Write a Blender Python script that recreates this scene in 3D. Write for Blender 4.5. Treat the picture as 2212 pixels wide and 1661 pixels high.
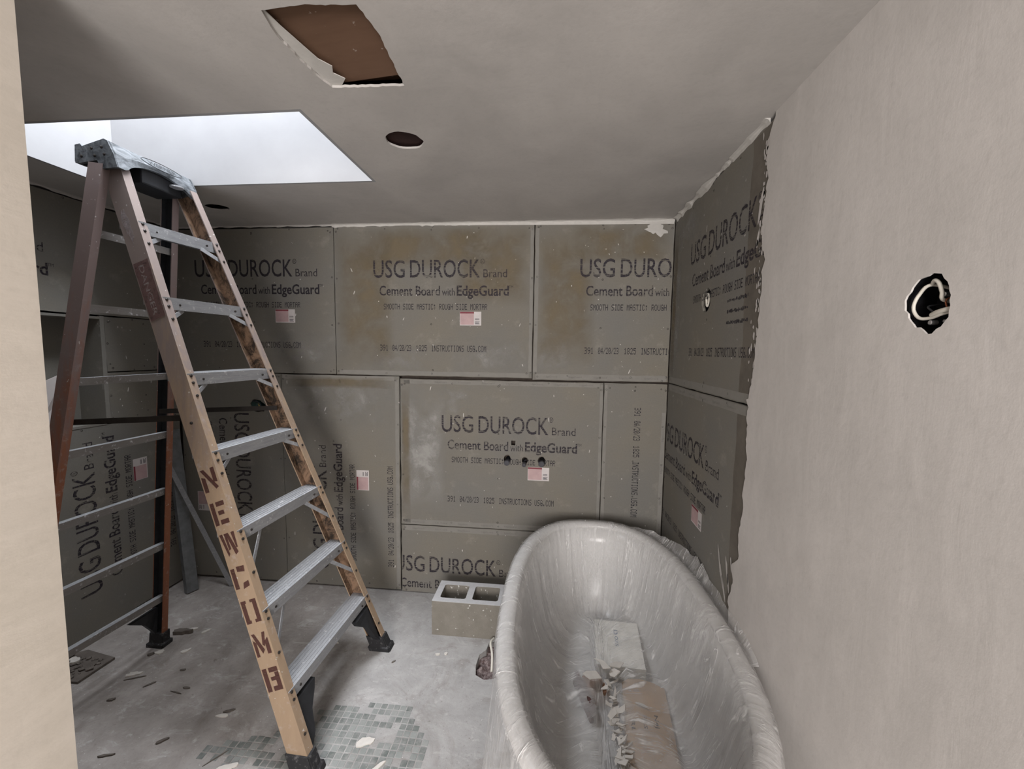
import bpy, bmesh, math, random
from mathutils import Vector, Matrix, noise
from mathutils.geometry import tessellate_polygon
random.seed(7)
for o in list(bpy.data.objects):
    bpy.data.objects.remove(o)
scene = bpy.context.scene
C = scene.collection

# ------------------------------------------------------------------ camera
F_PX, W_PX, H_PX = 880.0, 2212.0, 1661.0
YAW, PITCH, ROLL, CAM_H = -0.09674716, -0.08430797, 0.01393633, 1.55
fw = Vector((math.sin(YAW) * math.cos(PITCH), math.cos(YAW) * math.cos(PITCH), math.sin(PITCH)))
r0 = Vector((math.cos(YAW), -math.sin(YAW), 0)); u0 = r0.cross(fw)
rr = math.cos(ROLL) * r0 + math.sin(ROLL) * u0
uu = -math.sin(ROLL) * r0 + math.cos(ROLL) * u0
cam_d = bpy.data.cameras.new('camera'); cam = bpy.data.objects.new('camera', cam_d); C.objects.link(cam)
cam_d.sensor_fit = 'HORIZONTAL'; cam_d.sensor_width = 36.0; cam_d.lens = 36.0 * F_PX / W_PX
cam_d.clip_start = 0.02
cam.matrix_world = Matrix(((rr.x, uu.x, -fw.x, 0), (rr.y, uu.y, -fw.y, 0), (rr.z, uu.z, -fw.z, CAM_H), (0, 0, 0, 1)))
scene.camera = cam

# ------------------------------------------------------------------ world, lights, exposure
world = bpy.data.worlds.new('overcast'); scene.world = world; world.use_nodes = True
bg = world.node_tree.nodes['Background']; bg.inputs[0].default_value = (0.80, 0.88, 1.0, 1); bg.inputs[1].default_value = 1.2
scene.view_settings.view_transform = 'Standard'; scene.view_settings.look = 'None'
scene.view_settings.gamma = 1.0; scene.view_settings.use_curve_mapping = False
scene.view_settings.exposure = 0.20

def area(name, loc, target, sx, sy, power, col):
    d = bpy.data.lights.new(name, 'AREA'); d.shape = 'RECTANGLE'; d.size = sx; d.size_y = sy
    d.energy = power; d.color = col
    o = bpy.data.objects.new(name, d); C.objects.link(o); o.location = loc
    o.rotation_euler = (Vector(target) - Vector(loc)).to_track_quat('-Z', 'Y').to_euler()
    return o
# daylight coming down the skylight shaft
area('skylight_daylight', (-1.443, 1.54, 3.74), (-1.443, 1.54, 0), 1.22, 0.50, 104, (0.92, 0.95, 1.0))
# daylight through the window of the space behind the camera
area('window_daylight', (-0.15, -2.12, 1.45), (-0.15, 0, 1.45), 1.15, 1.10, 100, (1.0, 0.955, 0.93))

# ------------------------------------------------------------------ room dimensions (metres)
YB, XR, XL, ZC = 2.411, 0.669, -2.40, 2.289
YR = -2.2                      # wall behind the camera
SK = (-2.077, -0.81, 1.278, 1.805)   # skylight opening
MY = Matrix(((1, 0, 0, 0), (0, 0, -1, YB), (0, 1, 0, 0), (0, 0, 0, 1)))      # back wall: u=x v=z w=-y
MRT = Matrix(((0, 0, -1, XR), (-1, 0, 0, 0), (0, 1, 0, 0), (0, 0, 0, 1)))    # right wall: u=-y v=z w=-x
MLF = Matrix(((0, 0, 1, XL), (1, 0, 0, 0), (0, 1, 0, 0), (0, 0, 0, 1)))      # left wall: u=y v=z w=x
MCL = Matrix(((1, 0, 0, 0), (0, -1, 0, 0), (0, 0, -1, ZC), (0, 0, 0, 1)))    # ceiling: u=x v=-y w=-z
MFL = Matrix.Identity(4)

# ------------------------------------------------------------------ materials
def mat(name, build):
    m = bpy.data.materials.new(name); m.use_nodes = True
    nt = m.node_tree; nt.nodes.clear()
    out = nt.nodes.new('ShaderNodeOutputMaterial')
    class N:
        def __call__(s, t, **kw):
            n = nt.nodes.new('ShaderNode' + t)
            for k, v in kw.items():
                if k.startswith('_'): setattr(n, k[1:], v)
                else:
                    key = int(k[1:]) if k[0] == 'i' and k[1:].isdigit() else k.replace('__', ' ')
                    if hasattr(v, 'node'): nt.links.new(v, n.inputs[key])
                    else: n.inputs[key].default_value = v
            return n
        def obj(s): return nt.nodes.new('ShaderNodeTexCoord').outputs['Object']
        def noise(s, vec, scale, detail=6, rough=.6, dist=0.0):
            return s('TexNoise', Vector=vec, Scale=scale, Detail=detail, Roughness=rough, Distortion=dist).outputs['Fac']
        def ramp(s, fac, *stops):
            n = nt.nodes.new('ShaderNodeValToRGB'); nt.links.new(fac, n.inputs[0]); e = n.color_ramp.elements
            e[0].position, e[1].position = stops[0][0], stops[-1][0]
            for st in stops[1:-1]: e.new(st[0])
            for i, st in enumerate(stops):
                c = st[1]; e[i].color = (c, c, c, 1) if isinstance(c, (int, float)) else (*c, 1)
            return n.outputs[0]
        def mix(s, f, a, b):
            n = nt.nodes.new('ShaderNodeMix'); n.data_type = 'RGBA'
            for sock, v in ((n.inputs[0], f), (n.inputs[6], a), (n.inputs[7], b)):
                if hasattr(v, 'node'): nt.links.new(v, sock)
                elif isinstance(v, (int, float)): sock.default_value = v
                else: sock.default_value = (*v, 1)
            return n.outputs[2]
        def math(s, op, a, b=0.0):
            n = nt.nodes.new('ShaderNodeMath'); n.operation = op
            for i, v in enumerate((a, b)):
                if hasattr(v, 'node'): nt.links.new(v, n.inputs[i])
                else: n.inputs[i].default_value = v
            return n.outputs[0]
        def map(s, vec, scale=(1, 1, 1), loc=(0, 0, 0), rot=(0, 0, 0)):
            return s('Mapping', Vector=vec, Scale=scale, Location=loc, Rotation=rot).outputs[0]
        def sep(s, vec): return s('SeparateXYZ', Vector=vec).outputs
        def rand(s): return nt.nodes.new('ShaderNodeObjectInfo').outputs['Random']
        def bump(s, h, strength=.3, dist=.005):
            return s('Bump', Height=h, Strength=strength, Distance=dist).outputs[0]
        def bsdf(s, col, rough=.7, normal=None, metal=0.0, spec=.35):
            n = nt.nodes.new('ShaderNodeBsdfPrincipled')
            for key, v in (('Base Color', col), ('Roughness', rough), ('Metallic', metal), ('Specular IOR Level', spec)):
                if hasattr(v, 'node'): nt.links.new(v, n.inputs[key])
                elif key == 'Base Color': n.inputs[key].default_value = (*v, 1)
                else: n.inputs[key].default_value = v
            if normal is not None: nt.links.new(normal, n.inputs['Normal'])
            return n.outputs[0]
        def blend(s, f, a, b):
            n = nt.nodes.new('ShaderNodeMixShader')
            if hasattr(f, 'node'): nt.links.new(f, n.inputs[0])
            else: n.inputs[0].default_value = f
            nt.links.new(a, n.inputs[1]); nt.links.new(b, n.inputs[2]); return n.outputs[0]
        def clear(s): return nt.nodes.new('ShaderNodeBsdfTransparent').outputs[0]
    nt.links.new(build(N()), out.inputs[0])
    return m

def simple(name, col, rough=.6, metal=0.0, var=.25, scale=25, spec=.35):
    def b(n):
        f = n.noise(n.obj(), scale)
        c = n.mix(n.ramp(f, (.3, 0.0), (.7, 1.0)), tuple(x * (1 - var) for x in col), tuple(min(1, x * (1 + var)) for x in col))
        return n.bsdf(c, rough, n.bump(f, .1, .002), metal, spec)
    return mat(name, b)

def b_board(n):
    p = n.obj()
    big = n.noise(p, 2.2, 5, .55); mid = n.noise(p, 9, 6, .65); fine = n.noise(p, 130, 4, .7)
    streak = n.noise(n.map(p, (3, 26, 3)), 2.0, 5, .6)
    c = n.mix(n.ramp(big, (.36, 0.0), (.66, 1.0)), (.200, .193, .177), (.222, .203, .168))
    c = n.mix(n.ramp(mid, (.58, 0.0), (.78, .55)), c, (.36, .34, .30))
    c = n.mix(n.ramp(streak, (.5, 0.0), (.8, .35)), c, (.22, .21, .19))
    c = n.mix(n.ramp(fine, (.35, .25), (.6, 0.0)), c, (.15, .145, .13))
    sp = n.noise(p, 48, 2, .5)
    c = n.mix(n.ramp(sp, (.745, 0.0), (.765, .8)), c, (.62, .60, .57))
    return n.bsdf(c, .9, n.bump(fine, .18, .002), 0, .2)
M_BOARD = mat('cement_board', b_board)

def b_edge(n):
    p = n.obj(); f = n.noise(n.map(p, (1, 1, 1)), 20)
    return n.bsdf(n.mix(f, (.205, .197, .178), (.285, .273, .25)), .9, n.bump(f, .2, .002), 0, .2)
M_EDGE = mat('board_edge_band', b_edge)

def b_plaster(n, lo, hi, streak=(2, 2, 9)):
    p = n.obj()
    big = n.noise(p, 1.7, 5, .6, .6); mid = n.noise(n.map(p, streak), 2.2, 6, .6, .4); fine = n.noise(p, 60, 5, .65)
    c = n.mix(n.ramp(big, (.32, 0.0), (.68, 1.0)), lo, hi)
    c = n.mix(n.ramp(mid, (.45, 0.0), (.75, .5)), c, tuple(x * 1.12 for x in hi))
    c = n.mix(n.ramp(fine, (.25, .18), (.5, 0.0)), c, tuple(x * .7 for x in lo))
    h = n.math('ADD', n.math('MULTIPLY', mid, .7), n.math('MULTIPLY', fine, .25))
    return n.bsdf(c, .85, n.bump(h, .22, .006), 0, .25)
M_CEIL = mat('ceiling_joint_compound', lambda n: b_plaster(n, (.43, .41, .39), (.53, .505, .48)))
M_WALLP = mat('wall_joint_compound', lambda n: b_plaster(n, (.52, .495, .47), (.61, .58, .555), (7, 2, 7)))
M_JAMB = mat('jamb_plaster', lambda n: b_plaster(n, (.60, .545, .47), (.66, .60, .53)))
M_BEAD = mat('white_joint_compound', lambda n: b_plaster(n, (.50, .48, .45), (.62, .60, .565), (9, 9, 9)))
M_SHAFT = simple('shaft_white_greyed', (.33, .33, .337), .85, var=.04, scale=6)  # white shaft walls, colour lowered to grey so the daylight doesn't blow out
M_CAV = simple('wall_cavity', (.07, .055, .045), .9)
M_DARK = simple('black_void', (.012, .011, .012), .8)
M_BROWN = mat('brown_subfloor_panel', lambda n: n.bsdf(n.mix(n.ramp(n.noise(n.obj(), 38, 3), (.68, 0.0), (.72, .7)),
              n.mix(n.noise(n.map(n.obj(), (3, 14, 3)), 3), (.135, .075, .045), (.19, .11, .07)), (.45, .40, .35)), .75))

def b_floor(n):
    p = n.obj(); x, y, z = n.sep(p)
    big = n.noise(p, 2.4, 6, .62, .5); mid = n.noise(p, 9, 7, .68, .3); fine = n.noise(p, 70, 5, .7)
    dirty = n.mix(n.ramp(mid, (.3, 0.0), (.7, 1.0)), (.27, .245, .228), (.40, .37, .35))
    dust = n.mix(n.ramp(mid, (.3, 0.0), (.7, 1.0)), (.32, .312, .305), (.42, .41, .402))
    # white plaster dust lies thickest on the tub side of the room
    side = n.math('ADD', n.math('MULTIPLY', x, .85), n.math('ADD', n.math('MULTIPLY', big, .9), .80))
    c = n.mix(n.ramp(side, (.06, 0.0), (.50, 1.0)), dirty, dust)
    c = n.mix(n.ramp(n.noise(p, 4.5, 7, .7, 1.0), (.50, 0.0), (.66, .55)), c, (.22, .195, .175))
    c = n.mix(n.ramp(n.noise(n.map(p, (1, 2.2, 1), rot=(0, 0, .5)), 7, 7, .72, .8), (.56, 0.0), (.68, .7)), c, (.50, .485, .475))
    c = n.mix(n.ramp(n.noise(p, 16, 6, .7), (.60, 0.0), (.70, .6)), c, (.55, .53, .52))
    c = n.mix(n.ramp(n.noise(p, 28, 4, .7, .6), (.66, 0.0), (.72, .6)), c, (.15, .13, .115))
    c = n.mix(n.ramp(fine, (.27, .5), (.42, 0.0)), c, (.13, .115, .10))
    c = n.mix(n.ramp(n.noise(p, 110, 2, .5), (.73, 0.0), (.75, .9)), c, (.70, .69, .67))
    return n.bsdf(c, .9, n.bump(n.math('ADD', mid, fine), .3, .006), 0, .2)
M_FLOOR = mat('dusty_concrete', b_floor)

def b_tile(n):
    p = n.obj(); geo = n('NewGeometry').outputs['Position']
    base = n.mix(n.rand(), (.135, .15, .142), (.28, .295, .283))
    dustf = n.ramp(n.noise(geo, 24, 6, .7), (.42, 0.0), (.70, .75))
    x, y, z = n.sep(geo)
    dustc = n.mix(n.ramp(x, (.0, 0.0), (1.0, 1.0)), (.34, .335, .325), (.34, .335, .325))
    return n.bsdf(n.mix(dustf, base, dustc), .45, n.bump(n.noise(geo, 90), .2, .002))
M_TILE = mat('mosaic_tile', b_tile)

def b_ink(n):
    p = n.obj()
    x, y, z = n.sep(p)
    band = n.noise(n.map(p, (6, 150, 1)), 1.0, 2, .5)
    dot = n.noise(p, 120, 2, .5)
    a = n.math('MULTIPLY', n.ramp(band, (.36, .12), (.50, 1.0)), n.ramp(dot, (.28, .25), (.5, 1.0)))
    return n.blend(n.math('MULTIPLY', a, .93), n.clear(), n.bsdf((.028, .022, .032), .7))
M_INK = mat('print_ink', b_ink)
M_INK2 = mat('print_ink_faded', lambda n: n.blend(n.math('MULTIPLY', n.ramp(n.noise(n.obj(), 60, 3), (.25, .5), (.5, 1.0)), .92), n.clear(), n.bsdf((.03, .026, .034), .7)))
M_INK3 = mat('print_ink_faint', lambda n: n.blend(n.math('MULTIPLY', n.ramp(n.noise(n.obj(), 30, 3), (.3, .1), (.6, .6)), .55), n.clear(), n.bsdf((.06, .05, .06), .7)))
M_LWHITE = simple('label_white', (.62, .58, .57), .6, var=.05)
M_LPINK = simple('label_pink', (.50, .35, .35), .6, var=.08)
M_LRED = simple('label_dark_red', (.22, .045, .06), .6, var=.1)
M_SCREW = simple('screw_head', (.045, .04, .036), .6)
def b_glass_fiber(n, base, dark):
    p = n.obj(); z = n.sep(n('NewGeometry').outputs['Position'])[2]
    f = n.noise(n.map(p, (9, 9, 1.5)), 4, 6, .65); g = n.noise(p, 34, 6, .7)
    c = n.mix(n.ramp(f, (.35, 0.0), (.7, .7)), base, dark)
    c = n.mix(n.ramp(g, (.56, 0.0), (.74, .6)), c, (.45, .40, .38))
    grime = n.math('ADD', n.math('MULTIPLY', n.math('SUBTRACT', z, 1.0), .75), n.math('MULTIPLY', n.math('SUBTRACT', f, .5), 1.2))
    c = n.mix(n.ramp(grime, (-.15, 0.0), (.5, .85)), c, (.21, .175, .17))
    c = n.mix(n.ramp(n.noise(p, 70, 2, .5), (.72, 0.0), (.745, .85)), c, (.60, .57, .54))
    c = n.mix(n.ramp(n.noise(n.map(p, (1, 1, .35)), 42, 3, .6), (.70, 0.0), (.76, .5)), c, (.12, .08, .06))
    return n.bsdf(c, .55, n.bump(g, .12, .002))
M_RAIL = mat('fiberglass_tan', lambda n: b_glass_fiber(n, (.35, .255, .172), (.30, .215, .148)))
M_REAR = mat('fiberglass_orange', lambda n: b_glass_fiber(n, (.27, .105, .055), (.19, .075, .045)))
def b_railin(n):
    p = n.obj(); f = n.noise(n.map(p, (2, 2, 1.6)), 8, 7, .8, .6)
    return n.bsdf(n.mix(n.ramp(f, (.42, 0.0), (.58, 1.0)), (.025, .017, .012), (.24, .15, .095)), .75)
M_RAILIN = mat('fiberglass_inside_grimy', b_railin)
def b_alu(n, c0=(.20, .205, .22), c1=(.48, .49, .505)):
    p = n.obj(); f = n.noise(n.map(p, (30, 3, 30)), 3, 6, .7); g = n.noise(p, 55, 6, .72)
    c = n.mix(f, c0, c1); c = n.mix(n.ramp(g, (.58, 0.0), (.68, .85)), c, (.66, .65, .66))
    return n.bsdf(c, n.ramp(g, (.3, .42), (.7, .7)), n.bump(g, .15, .002), .35, .4)
M_ALU = mat('dusty_aluminium', b_alu)
M_RUNG = mat('grimy_aluminium', lambda n: b_alu(n, (.17, .155, .145), (.27, .255, .24)))
def b_cap(n):
    p = n.obj(); g = n.noise(n.map(p, (2, 1, 2)), 16, 6, .7, .8)
    return n.bsdf(n.mix(n.ramp(g, (.38, 0.0), (.66, 1.0)), (.035, .04, .045), (.18, .195, .21)), .6, n.bump(g, .2, .003))
M_CAP = mat('grey_plastic_dusty', b_cap)
M_CAPD = simple('black_plastic', (.022, .023, .026), .55)
M_RUB = mat('rubber_foot', lambda n: n.bsdf(n.mix(n.ramp(n.noise(n.obj(), 60, 5, .7), (.55, 0.0), (.75, .55)), (.02, .02, .022), (.28, .27, .27)), .7))
M_STEEL = simple('dark_steel', (.035, .03, .027), .5, .4)
M_STENCIL = mat('stencil_paint', lambda n: n.blend(n.ramp(n.noise(n.obj(), 40, 5, .7), (.30, .45), (.48, 1.0)), n.clear(), n.bsdf((.075, .032, .026), .6)))
M_RLAB = mat('caution_label', lambda n: n.blend(n.ramp(n.noise(n.obj(), 45, 5, .7), (.28, .3), (.5, .95)), n.clear(), n.bsdf((.135, .080, .075), .6)))
M_BLOCK = mat('concrete_block', lambda n: n.bsdf(n.mix(n.ramp(n.noise(n.obj(), 52, 3, .5), (.665, 0.0), (.685, .9)),
              n.mix(n.noise(n.obj(), 18, 7, .7), (.17, .155, .13), (.30, .28, .245)), (.68, .67, .64)), .95, n.bump(n.noise(n.obj(), 160, 4, .7), .5, .003), 0, .15))
M_BLOCKT = mat('block_top_dust', lambda n: n.bsdf(n.mix(n.noise(n.obj(), 40, 6, .7), (.40, .40, .41), (.62, .62, .63)), .95))
M_TUB = simple('tub_enamel', (.55, .54, .53), .25, var=.02, scale=4, spec=.5)
def b_film(n):
    p = n.obj()
    uv = n('UVMap').outputs[0]
    s1 = n.noise(n.map(uv, (9, 1.4, 1), rot=(0, 0, .28)), 1.6, 7, .66, 1.6)
    s2 = n.noise(n.map(uv, (20, 3.0, 1), rot=(0, 0, -.45)), 1.3, 6, .66, 2.2)
    s3 = n.noise(p, 8, 5, .7, 2.5)
    cl = n.noise(p, 3.5, 6, .62, .8)
    def line(t, w, k): return n.ramp(n.math('ABSOLUTE', n.math('SUBTRACT', t, .5)), (0.0, k), (w, 0.0))
    l1 = n.noise(n.map(uv, (7, .9, 1), rot=(0, 0, .35)), 1.0, 2, .5, 1.0); l2 = n.noise(n.map(uv, (13, 1.3, 1), loc=(3, 1, 0), rot=(0, 0, -.30)), 1.0, 2, .5, 1.2)
    brk = n.ramp(n.noise(p, 13, 3), (.46, 0.0), (.60, 1.0))
    ln = n.math('MULTIPLY', n.math('ADD', line(l1, .012, .75), line(l2, .010, .65)), brk)  # opaque white crease lines, painting in the glints along the folds
    a = n.math('ADD', n.ramp(s1, (.52, .0), (.66, .18), (.76, .36)), n.ramp(s2, (.58, 0.0), (.72, .26)))
    a = n.math('ADD', n.math('ADD', a, ln), n.ramp(s3, (.66, 0.0), (.70, .40)))
    a = n.math('ADD', a, n.ramp(cl, (.32, .16), (.72, .44)))
    a = n.math('MINIMUM', a, .88)
    h = n.math('ADD', n.math('ADD', s1, n.math('MULTIPLY', ln, .5)), n.math('ADD', n.math('MULTIPLY', s2, .6), n.math('MULTIPLY', s3, .5)))
    return n.blend(a, n.clear(), n.bsdf((.84, .83, .82), .2, n.bump(h, .5, .02), 0, .6))
M_FILM = mat('polyethylene_film', b_film)
M_WCARD = simple('white_carton', (.74, .73, .69), .8, var=.08)
M_TCARD = simple('tan_cardboard', (.40, .285, .19), .85, var=.1, scale=12)
M_OCARD = simple('orange_carton', (.25, .14, .09), .85, var=.15)
M_BLUE = mat('blue_print', lambda n: n.blend(n.ramp(n.noise(n.obj(), 60, 3), (.3, .6), (.6, 1.0)), n.clear(), n.bsdf((.05, .12, .24), .7)))
M_FLAKE = simple('plaster_flake', (.62, .59, .55), .9, var=.08)
M_FLAKED = simple('dark_debris', (.13, .112, .098), .9, var=.2)
M_GALV = simple('galvanised_steel', (.20, .21, .22), .45, .5, var=.2)
M_CABLE = simple('cable_sheath', (.66, .63, .56), .5, var=.05)
M_BOXP = simple('electrical_box', (.012, .012, .014), .45)
M_SCRW = simple('bright_screw', (.55, .55, .56), .3, .8)
M_COPPER = simple('copper_wire', (.35, .12, .06), .4, .6)
M_GREEN = simple('green_valve_body', (.02, .05, .045), .4)
M_YEL = simple('yellow_tape', (.42, .33, .10), .6)
M_PIPE = simple('grey_pipe_cap', (.075, .075, .085), .5)
M_RUBBLE = mat('rubble_dirt', lambda n: n.bsdf(n.mix(n.ramp(n.noise(n.obj(), 70, 5, .7), (.4, 0.0), (.7, 1.0)), (.10, .065, .062), (.38, .32, .31)), .95, n.bump(n.noise(n.obj(), 80, 4), .6, .01)))
M_FRAME = simple('window_frame_white', (.75, .74, .72), .5, var=.03)

# ------------------------------------------------------------------ helpers
def new_obj(name, me, parent=None, mtx=None):
    o = bpy.data.objects.new(name, me); C.objects.link(o)
    if parent is not None: o.parent = parent
    if mtx is not None: o.matrix_local = mtx
    return o
def tag(o, label=None, cat=None, group=None, kind=None):
    if label: o['label'] = label
    if cat: o['category'] = cat
    if group: o['group'] = group
    if kind: o['kind'] = kind
    return o
def from_bm(name, bm, m, parent=None, mtx=None, smooth=False):
    bmesh.ops.recalc_face_normals(bm, faces=bm.faces)
    me = bpy.data.meshes.new(name); bm.to_mesh(me); bm.free()
    for mm in (m if isinstance(m, (list, tuple)) else [m]): me.materials.append(mm)
    if smooth:
        for p in me.polygons: p.use_smooth = True
    return new_obj(name, me, parent, mtx)
def empty(name, loc=(0, 0, 0)):
    o = bpy.data.objects.new(name, None); C.objects.link(o); o.location = loc; o.empty_display_size = .05
    return o
def bm_plate(outer, holes=(), w0=-.012, w1=0.0):
    """Flat plate with holes in the (u,v) plane between depths w0 and w1."""
    loops = [list(outer)] + [list(h) for h in holes]
    pts = [p for l in loops for p in l]
    tris = tessellate_polygon([[Vector((p[0], p[1], 0)) for p in l] for l in loops])
    bm = bmesh.new()
    top = [bm.verts.new((p[0], p[1], w1)) for p in pts]; bot = [bm.verts.new((p[0], p[1], w0)) for p in pts]
    for t in tris:
        try:
            bm.faces.new([top[i] for i in t]); bm.faces.new([bot[i] for i in reversed(t)])
        except ValueError: pass
    k = 0
    for l in loops:
        n = len(l)
        for i in range(n):
            a, b = k + i, k + (i + 1) % n
            try: bm.faces.new([top[a], top[b], bot[b], bot[a]])
            except ValueError: pass
        k += n
    return bm
def plate(name, outer, holes, w0, w1, m, parent, mtx, kind=None):
    o = from_bm(name, bm_plate(outer, holes, w0, w1), m, parent, mtx)
    if kind: o['kind'] = kind
    return o
def rect(a, b, c, d): return [(a, c), (b, c), (b, d), (a, d)]
def rough_rect(a, b, c, d, step=.05, amp=.0015):
    """Board outline with slightly uneven edges."""
    P = []
    def edge(p, q):
        n = max(1, int(math.dist(p, q) / step))
        for i in range(n):
            t = i / n; x = p[0] + (q[0] - p[0]) * t; y = p[1] + (q[1] - p[1]) * t
            P.append((x + random.uniform(-amp, amp), y + random.uniform(-amp, amp)))
    edge((a, c), (b, c)); edge((b, c), (b, d)); edge((b, d), (a, d)); edge((a, d), (a, c))
    return P
def blob(cx, cy, rx, ry, n=28, amp=.12, seed=0):
    R = random.Random(seed); P = []
    ph = [R.uniform(0, 6.28) for _ in range(4)]
    for i in range(n):
        t = 2 * math.pi * i / n
        k = 1 + amp * (.5 * math.sin(2 * t + ph[0]) + .4 * math.sin(3 * t + ph[1]) + .35 * math.sin(7 * t + ph[2])) + R.uniform(-amp, amp) * .4
        P.append((cx + rx * k * math.cos(t), cy + ry * k * math.sin(t)))
    return P
def bm_box(bm, lo, hi, bevel=0.0, M=None, mi=0):
    vs = [bm.verts.new(Vector((x, y, z))) for x in (lo[0], hi[0]) for y in (lo[1], hi[1]) for z in (lo[2], hi[2])]
    fs = [bm.faces.new([vs[i] for i in q]) for q in ((0, 1, 3, 2), (4, 6, 7, 5), (0, 4, 5, 1), (2, 3, 7, 6), (0, 2, 6, 4), (1, 5, 7, 3))]
    for f in fs: f.material_index = mi
    vv = vs
    if bevel:
        es = list({e for f in fs for e in f.edges})
        res = bmesh.ops.bevel(bm, geom=es, offset=bevel, segments=2, affect='EDGES', profile=.6)
        vv = list({v for v in res['verts']} | {v for v in vs if v.is_valid})
    if M is not None:
        for v in vv: v.co = M @ v.co
    return vv
def box(name, lo, hi, m, parent=None, bevel=0.0, mtx=None):
    bm = bmesh.new(); bm_box(bm, lo, hi, bevel); return from_bm(name, bm, m, parent, mtx)
def bm_sweep(bm, prof, p0, p1, X, Yv, mi=0, cap=True):
    """Extrude a 2D profile [(a,b)] (a along X, b along Yv) from p0 to p1."""
    p0, p1 = Vector(p0), Vector(p1)
    A = [bm.verts.new(p0 + X * a + Yv * b) for a, b in prof]; B = [bm.verts.new(p1 + X * a + Yv * b) for a, b in prof]
    n = len(prof); fs = []
    for i in range(n): fs.append(bm.faces.new([A[i], A[(i + 1) % n], B[(i + 1) % n], B[i]]))
    if cap:
        fs.append(bm.faces.new(A[::-1])); fs.append(bm.faces.new(B))
    for f in fs: f.material_index = mi
    return fs
def bm_tube(bm, pts, r, seg=10, mi=0):
    pts = [Vector(p) for p in pts]; rings = []
    up = Vector((0.13, .21, .97))
    for i, p in enumerate(pts):
        d = (pts[min(i + 1, len(pts) - 1)] - pts[max(i - 1, 0)]).normalized()
        a = d.cross(up).normalized() if abs(d.dot(up)) < .99 else d.cross(Vector((1, 0, 0))).normalized()
        b = d.cross(a); rad = r[i] if isinstance(r, (list, tuple)) else r
        rings.append([bm.verts.new(p + (a * math.cos(t) + b * math.sin(t)) * rad) for t in [2 * math.pi * k / seg for k in range(seg)]])
    for i in range(len(rings) - 1):
        for k in range(seg):
            bm.faces.new([rings[i][k], rings[i][(k + 1) % seg], rings[i + 1][(k + 1) % seg], rings[i + 1][k]]).material_index = mi
    bm.faces.new(rings[0][::-1]).material_index = mi; bm.faces.new(rings[-1]).material_index = mi
def spline(pts, n=8):
    P = [Vector(p) for p in pts]; out = []
    for i in range(len(P) - 1):
        a, b, c, d = P[max(i - 1, 0)], P[i], P[i + 1], P[min(i + 2, len(P) - 1)]
        for k in range(n):
            t = k / n
            out.append(.5 * (2 * b + (c - a) * t + (2 * a - 5 * b + 4 * c - d) * t * t + (3 * b - a - 3 * c + d) * t ** 3))
    out.append(P[-1]); return out

# ---- lettering ----------------------------------------------------
_tcache = {}
def text_mesh(s, bold=0.0):
    """vertices / faces of a string in the built-in sans font, normalised: x from 0, cap height from 0 to 1."""
    k = (s, bold)
    if k in _tcache: return _tcache[k]
    cu = bpy.data.curves.new('t', 'FONT'); cu.body = s; cu.size = 1.0; cu.offset = bold; cu.resolution_u = 3
    ob = bpy.data.objects.new('t', cu); C.objects.link(ob)
    dg = bpy.context.evaluated_depsgraph_get(); me = bpy.data.meshes.new_from_object(ob.evaluated_get(dg))
    V = [tuple(v.co) for v in me.vertices]; Fs = [tuple(p.vertices) for p in me.polygons]
    bpy.data.objects.remove(ob); bpy.data.curves.remove(cu); bpy.data.meshes.remove(me)
    _tcache[k] = (V, Fs); return V, Fs
def bm_text(bm, s, x0, x1, y0, cap, bold=0.0, mi=0):
    V, Fs = text_mesh(s, bold)
    xa, xb = min(v[0] for v in V), max(v[0] for v in V)
    sx = (x1 - x0) / (xb - xa); sy = cap / .729
    vs = [bm.verts.new((x0 + (v[0] - xa) * sx, y0 + v[1] * sy, 0)) for v in V]
    for f in Fs:
        try: bm.faces.new([vs[i] for i in f]).material_index = mi
        except ValueError: pass
DOT = {'A': '0E11111F111111', 'B': '1E11111E11111E', 'C': '0E11101010110E', 'D': '1E11111111111E', 'E': '1F10101E10101F', 'G': '0E11101713110F',
       'H': '1111111F111111', 'I': '0E04040404040E', 'L': '1010101010101F', 'M': '111B1515111111', 'N': '11191915131311', 'O': '0E11111111110E',
       'R': '1E11111E141211', 'S': '0F10100E01011E', 'T': '1F040404040404', 'U': '1111111111110E', '0': '0E11131519110E', '1': '040C040404040E',
       '2': '0E11010204081F', '3': '1E01010E01011E', '4': '02060A121F0202', '5': '1F101E0101110E', '8': '0E11110E11110E', '9': '0E11110F01020C',
       '/': '01010204081010', '.': '00000000000C0C', ';': '000C0C00040408', ' ': '00000000000000'}
def bm_dots(bm, s, x0, x1, y0, y1, mi=0):
    n = len(s) * 6 - 1; px = (x1 - x0) / n; py = (y1 - y0) / 7
    for i, ch in enumerate(s):
        g = DOT[ch]
        for r in range(7):
            row = int(g[2 * r:2 * r + 2], 16); c = 0
            while c < 5:
                if row >> (4 - c) & 1:
                    e = c
                    while e < 4 and row >> (3 - e) & 1: e += 1
                    xa = x0 + (i * 6 + c) * px; xb = x0 + (i * 6 + e + 1) * px; ya = y1 - (r + 1.0) * py; yb = y1 - r * py
                    vs = [bm.verts.new((a, b, 0)) for a, b in ((xa, ya), (xb, ya), (xb, yb), (xa, yb))]
                    bm.faces.new(vs).material_index = mi
                    c = e + 1
                else: c += 1
def clip(bm, a, b, c, d):
    for co, no in (((a, 0, 0), (-1, 0, 0)), ((b, 0, 0), (1, 0, 0)), ((0, c, 0), (0, -1, 0)), ((0, d, 0), (0, 1, 0))):
        bmesh.ops.bisect_plane(bm, geom=bm.verts[:] + bm.edges[:] + bm.faces[:], plane_co=co, plane_no=no, clear_outer=True)
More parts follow.
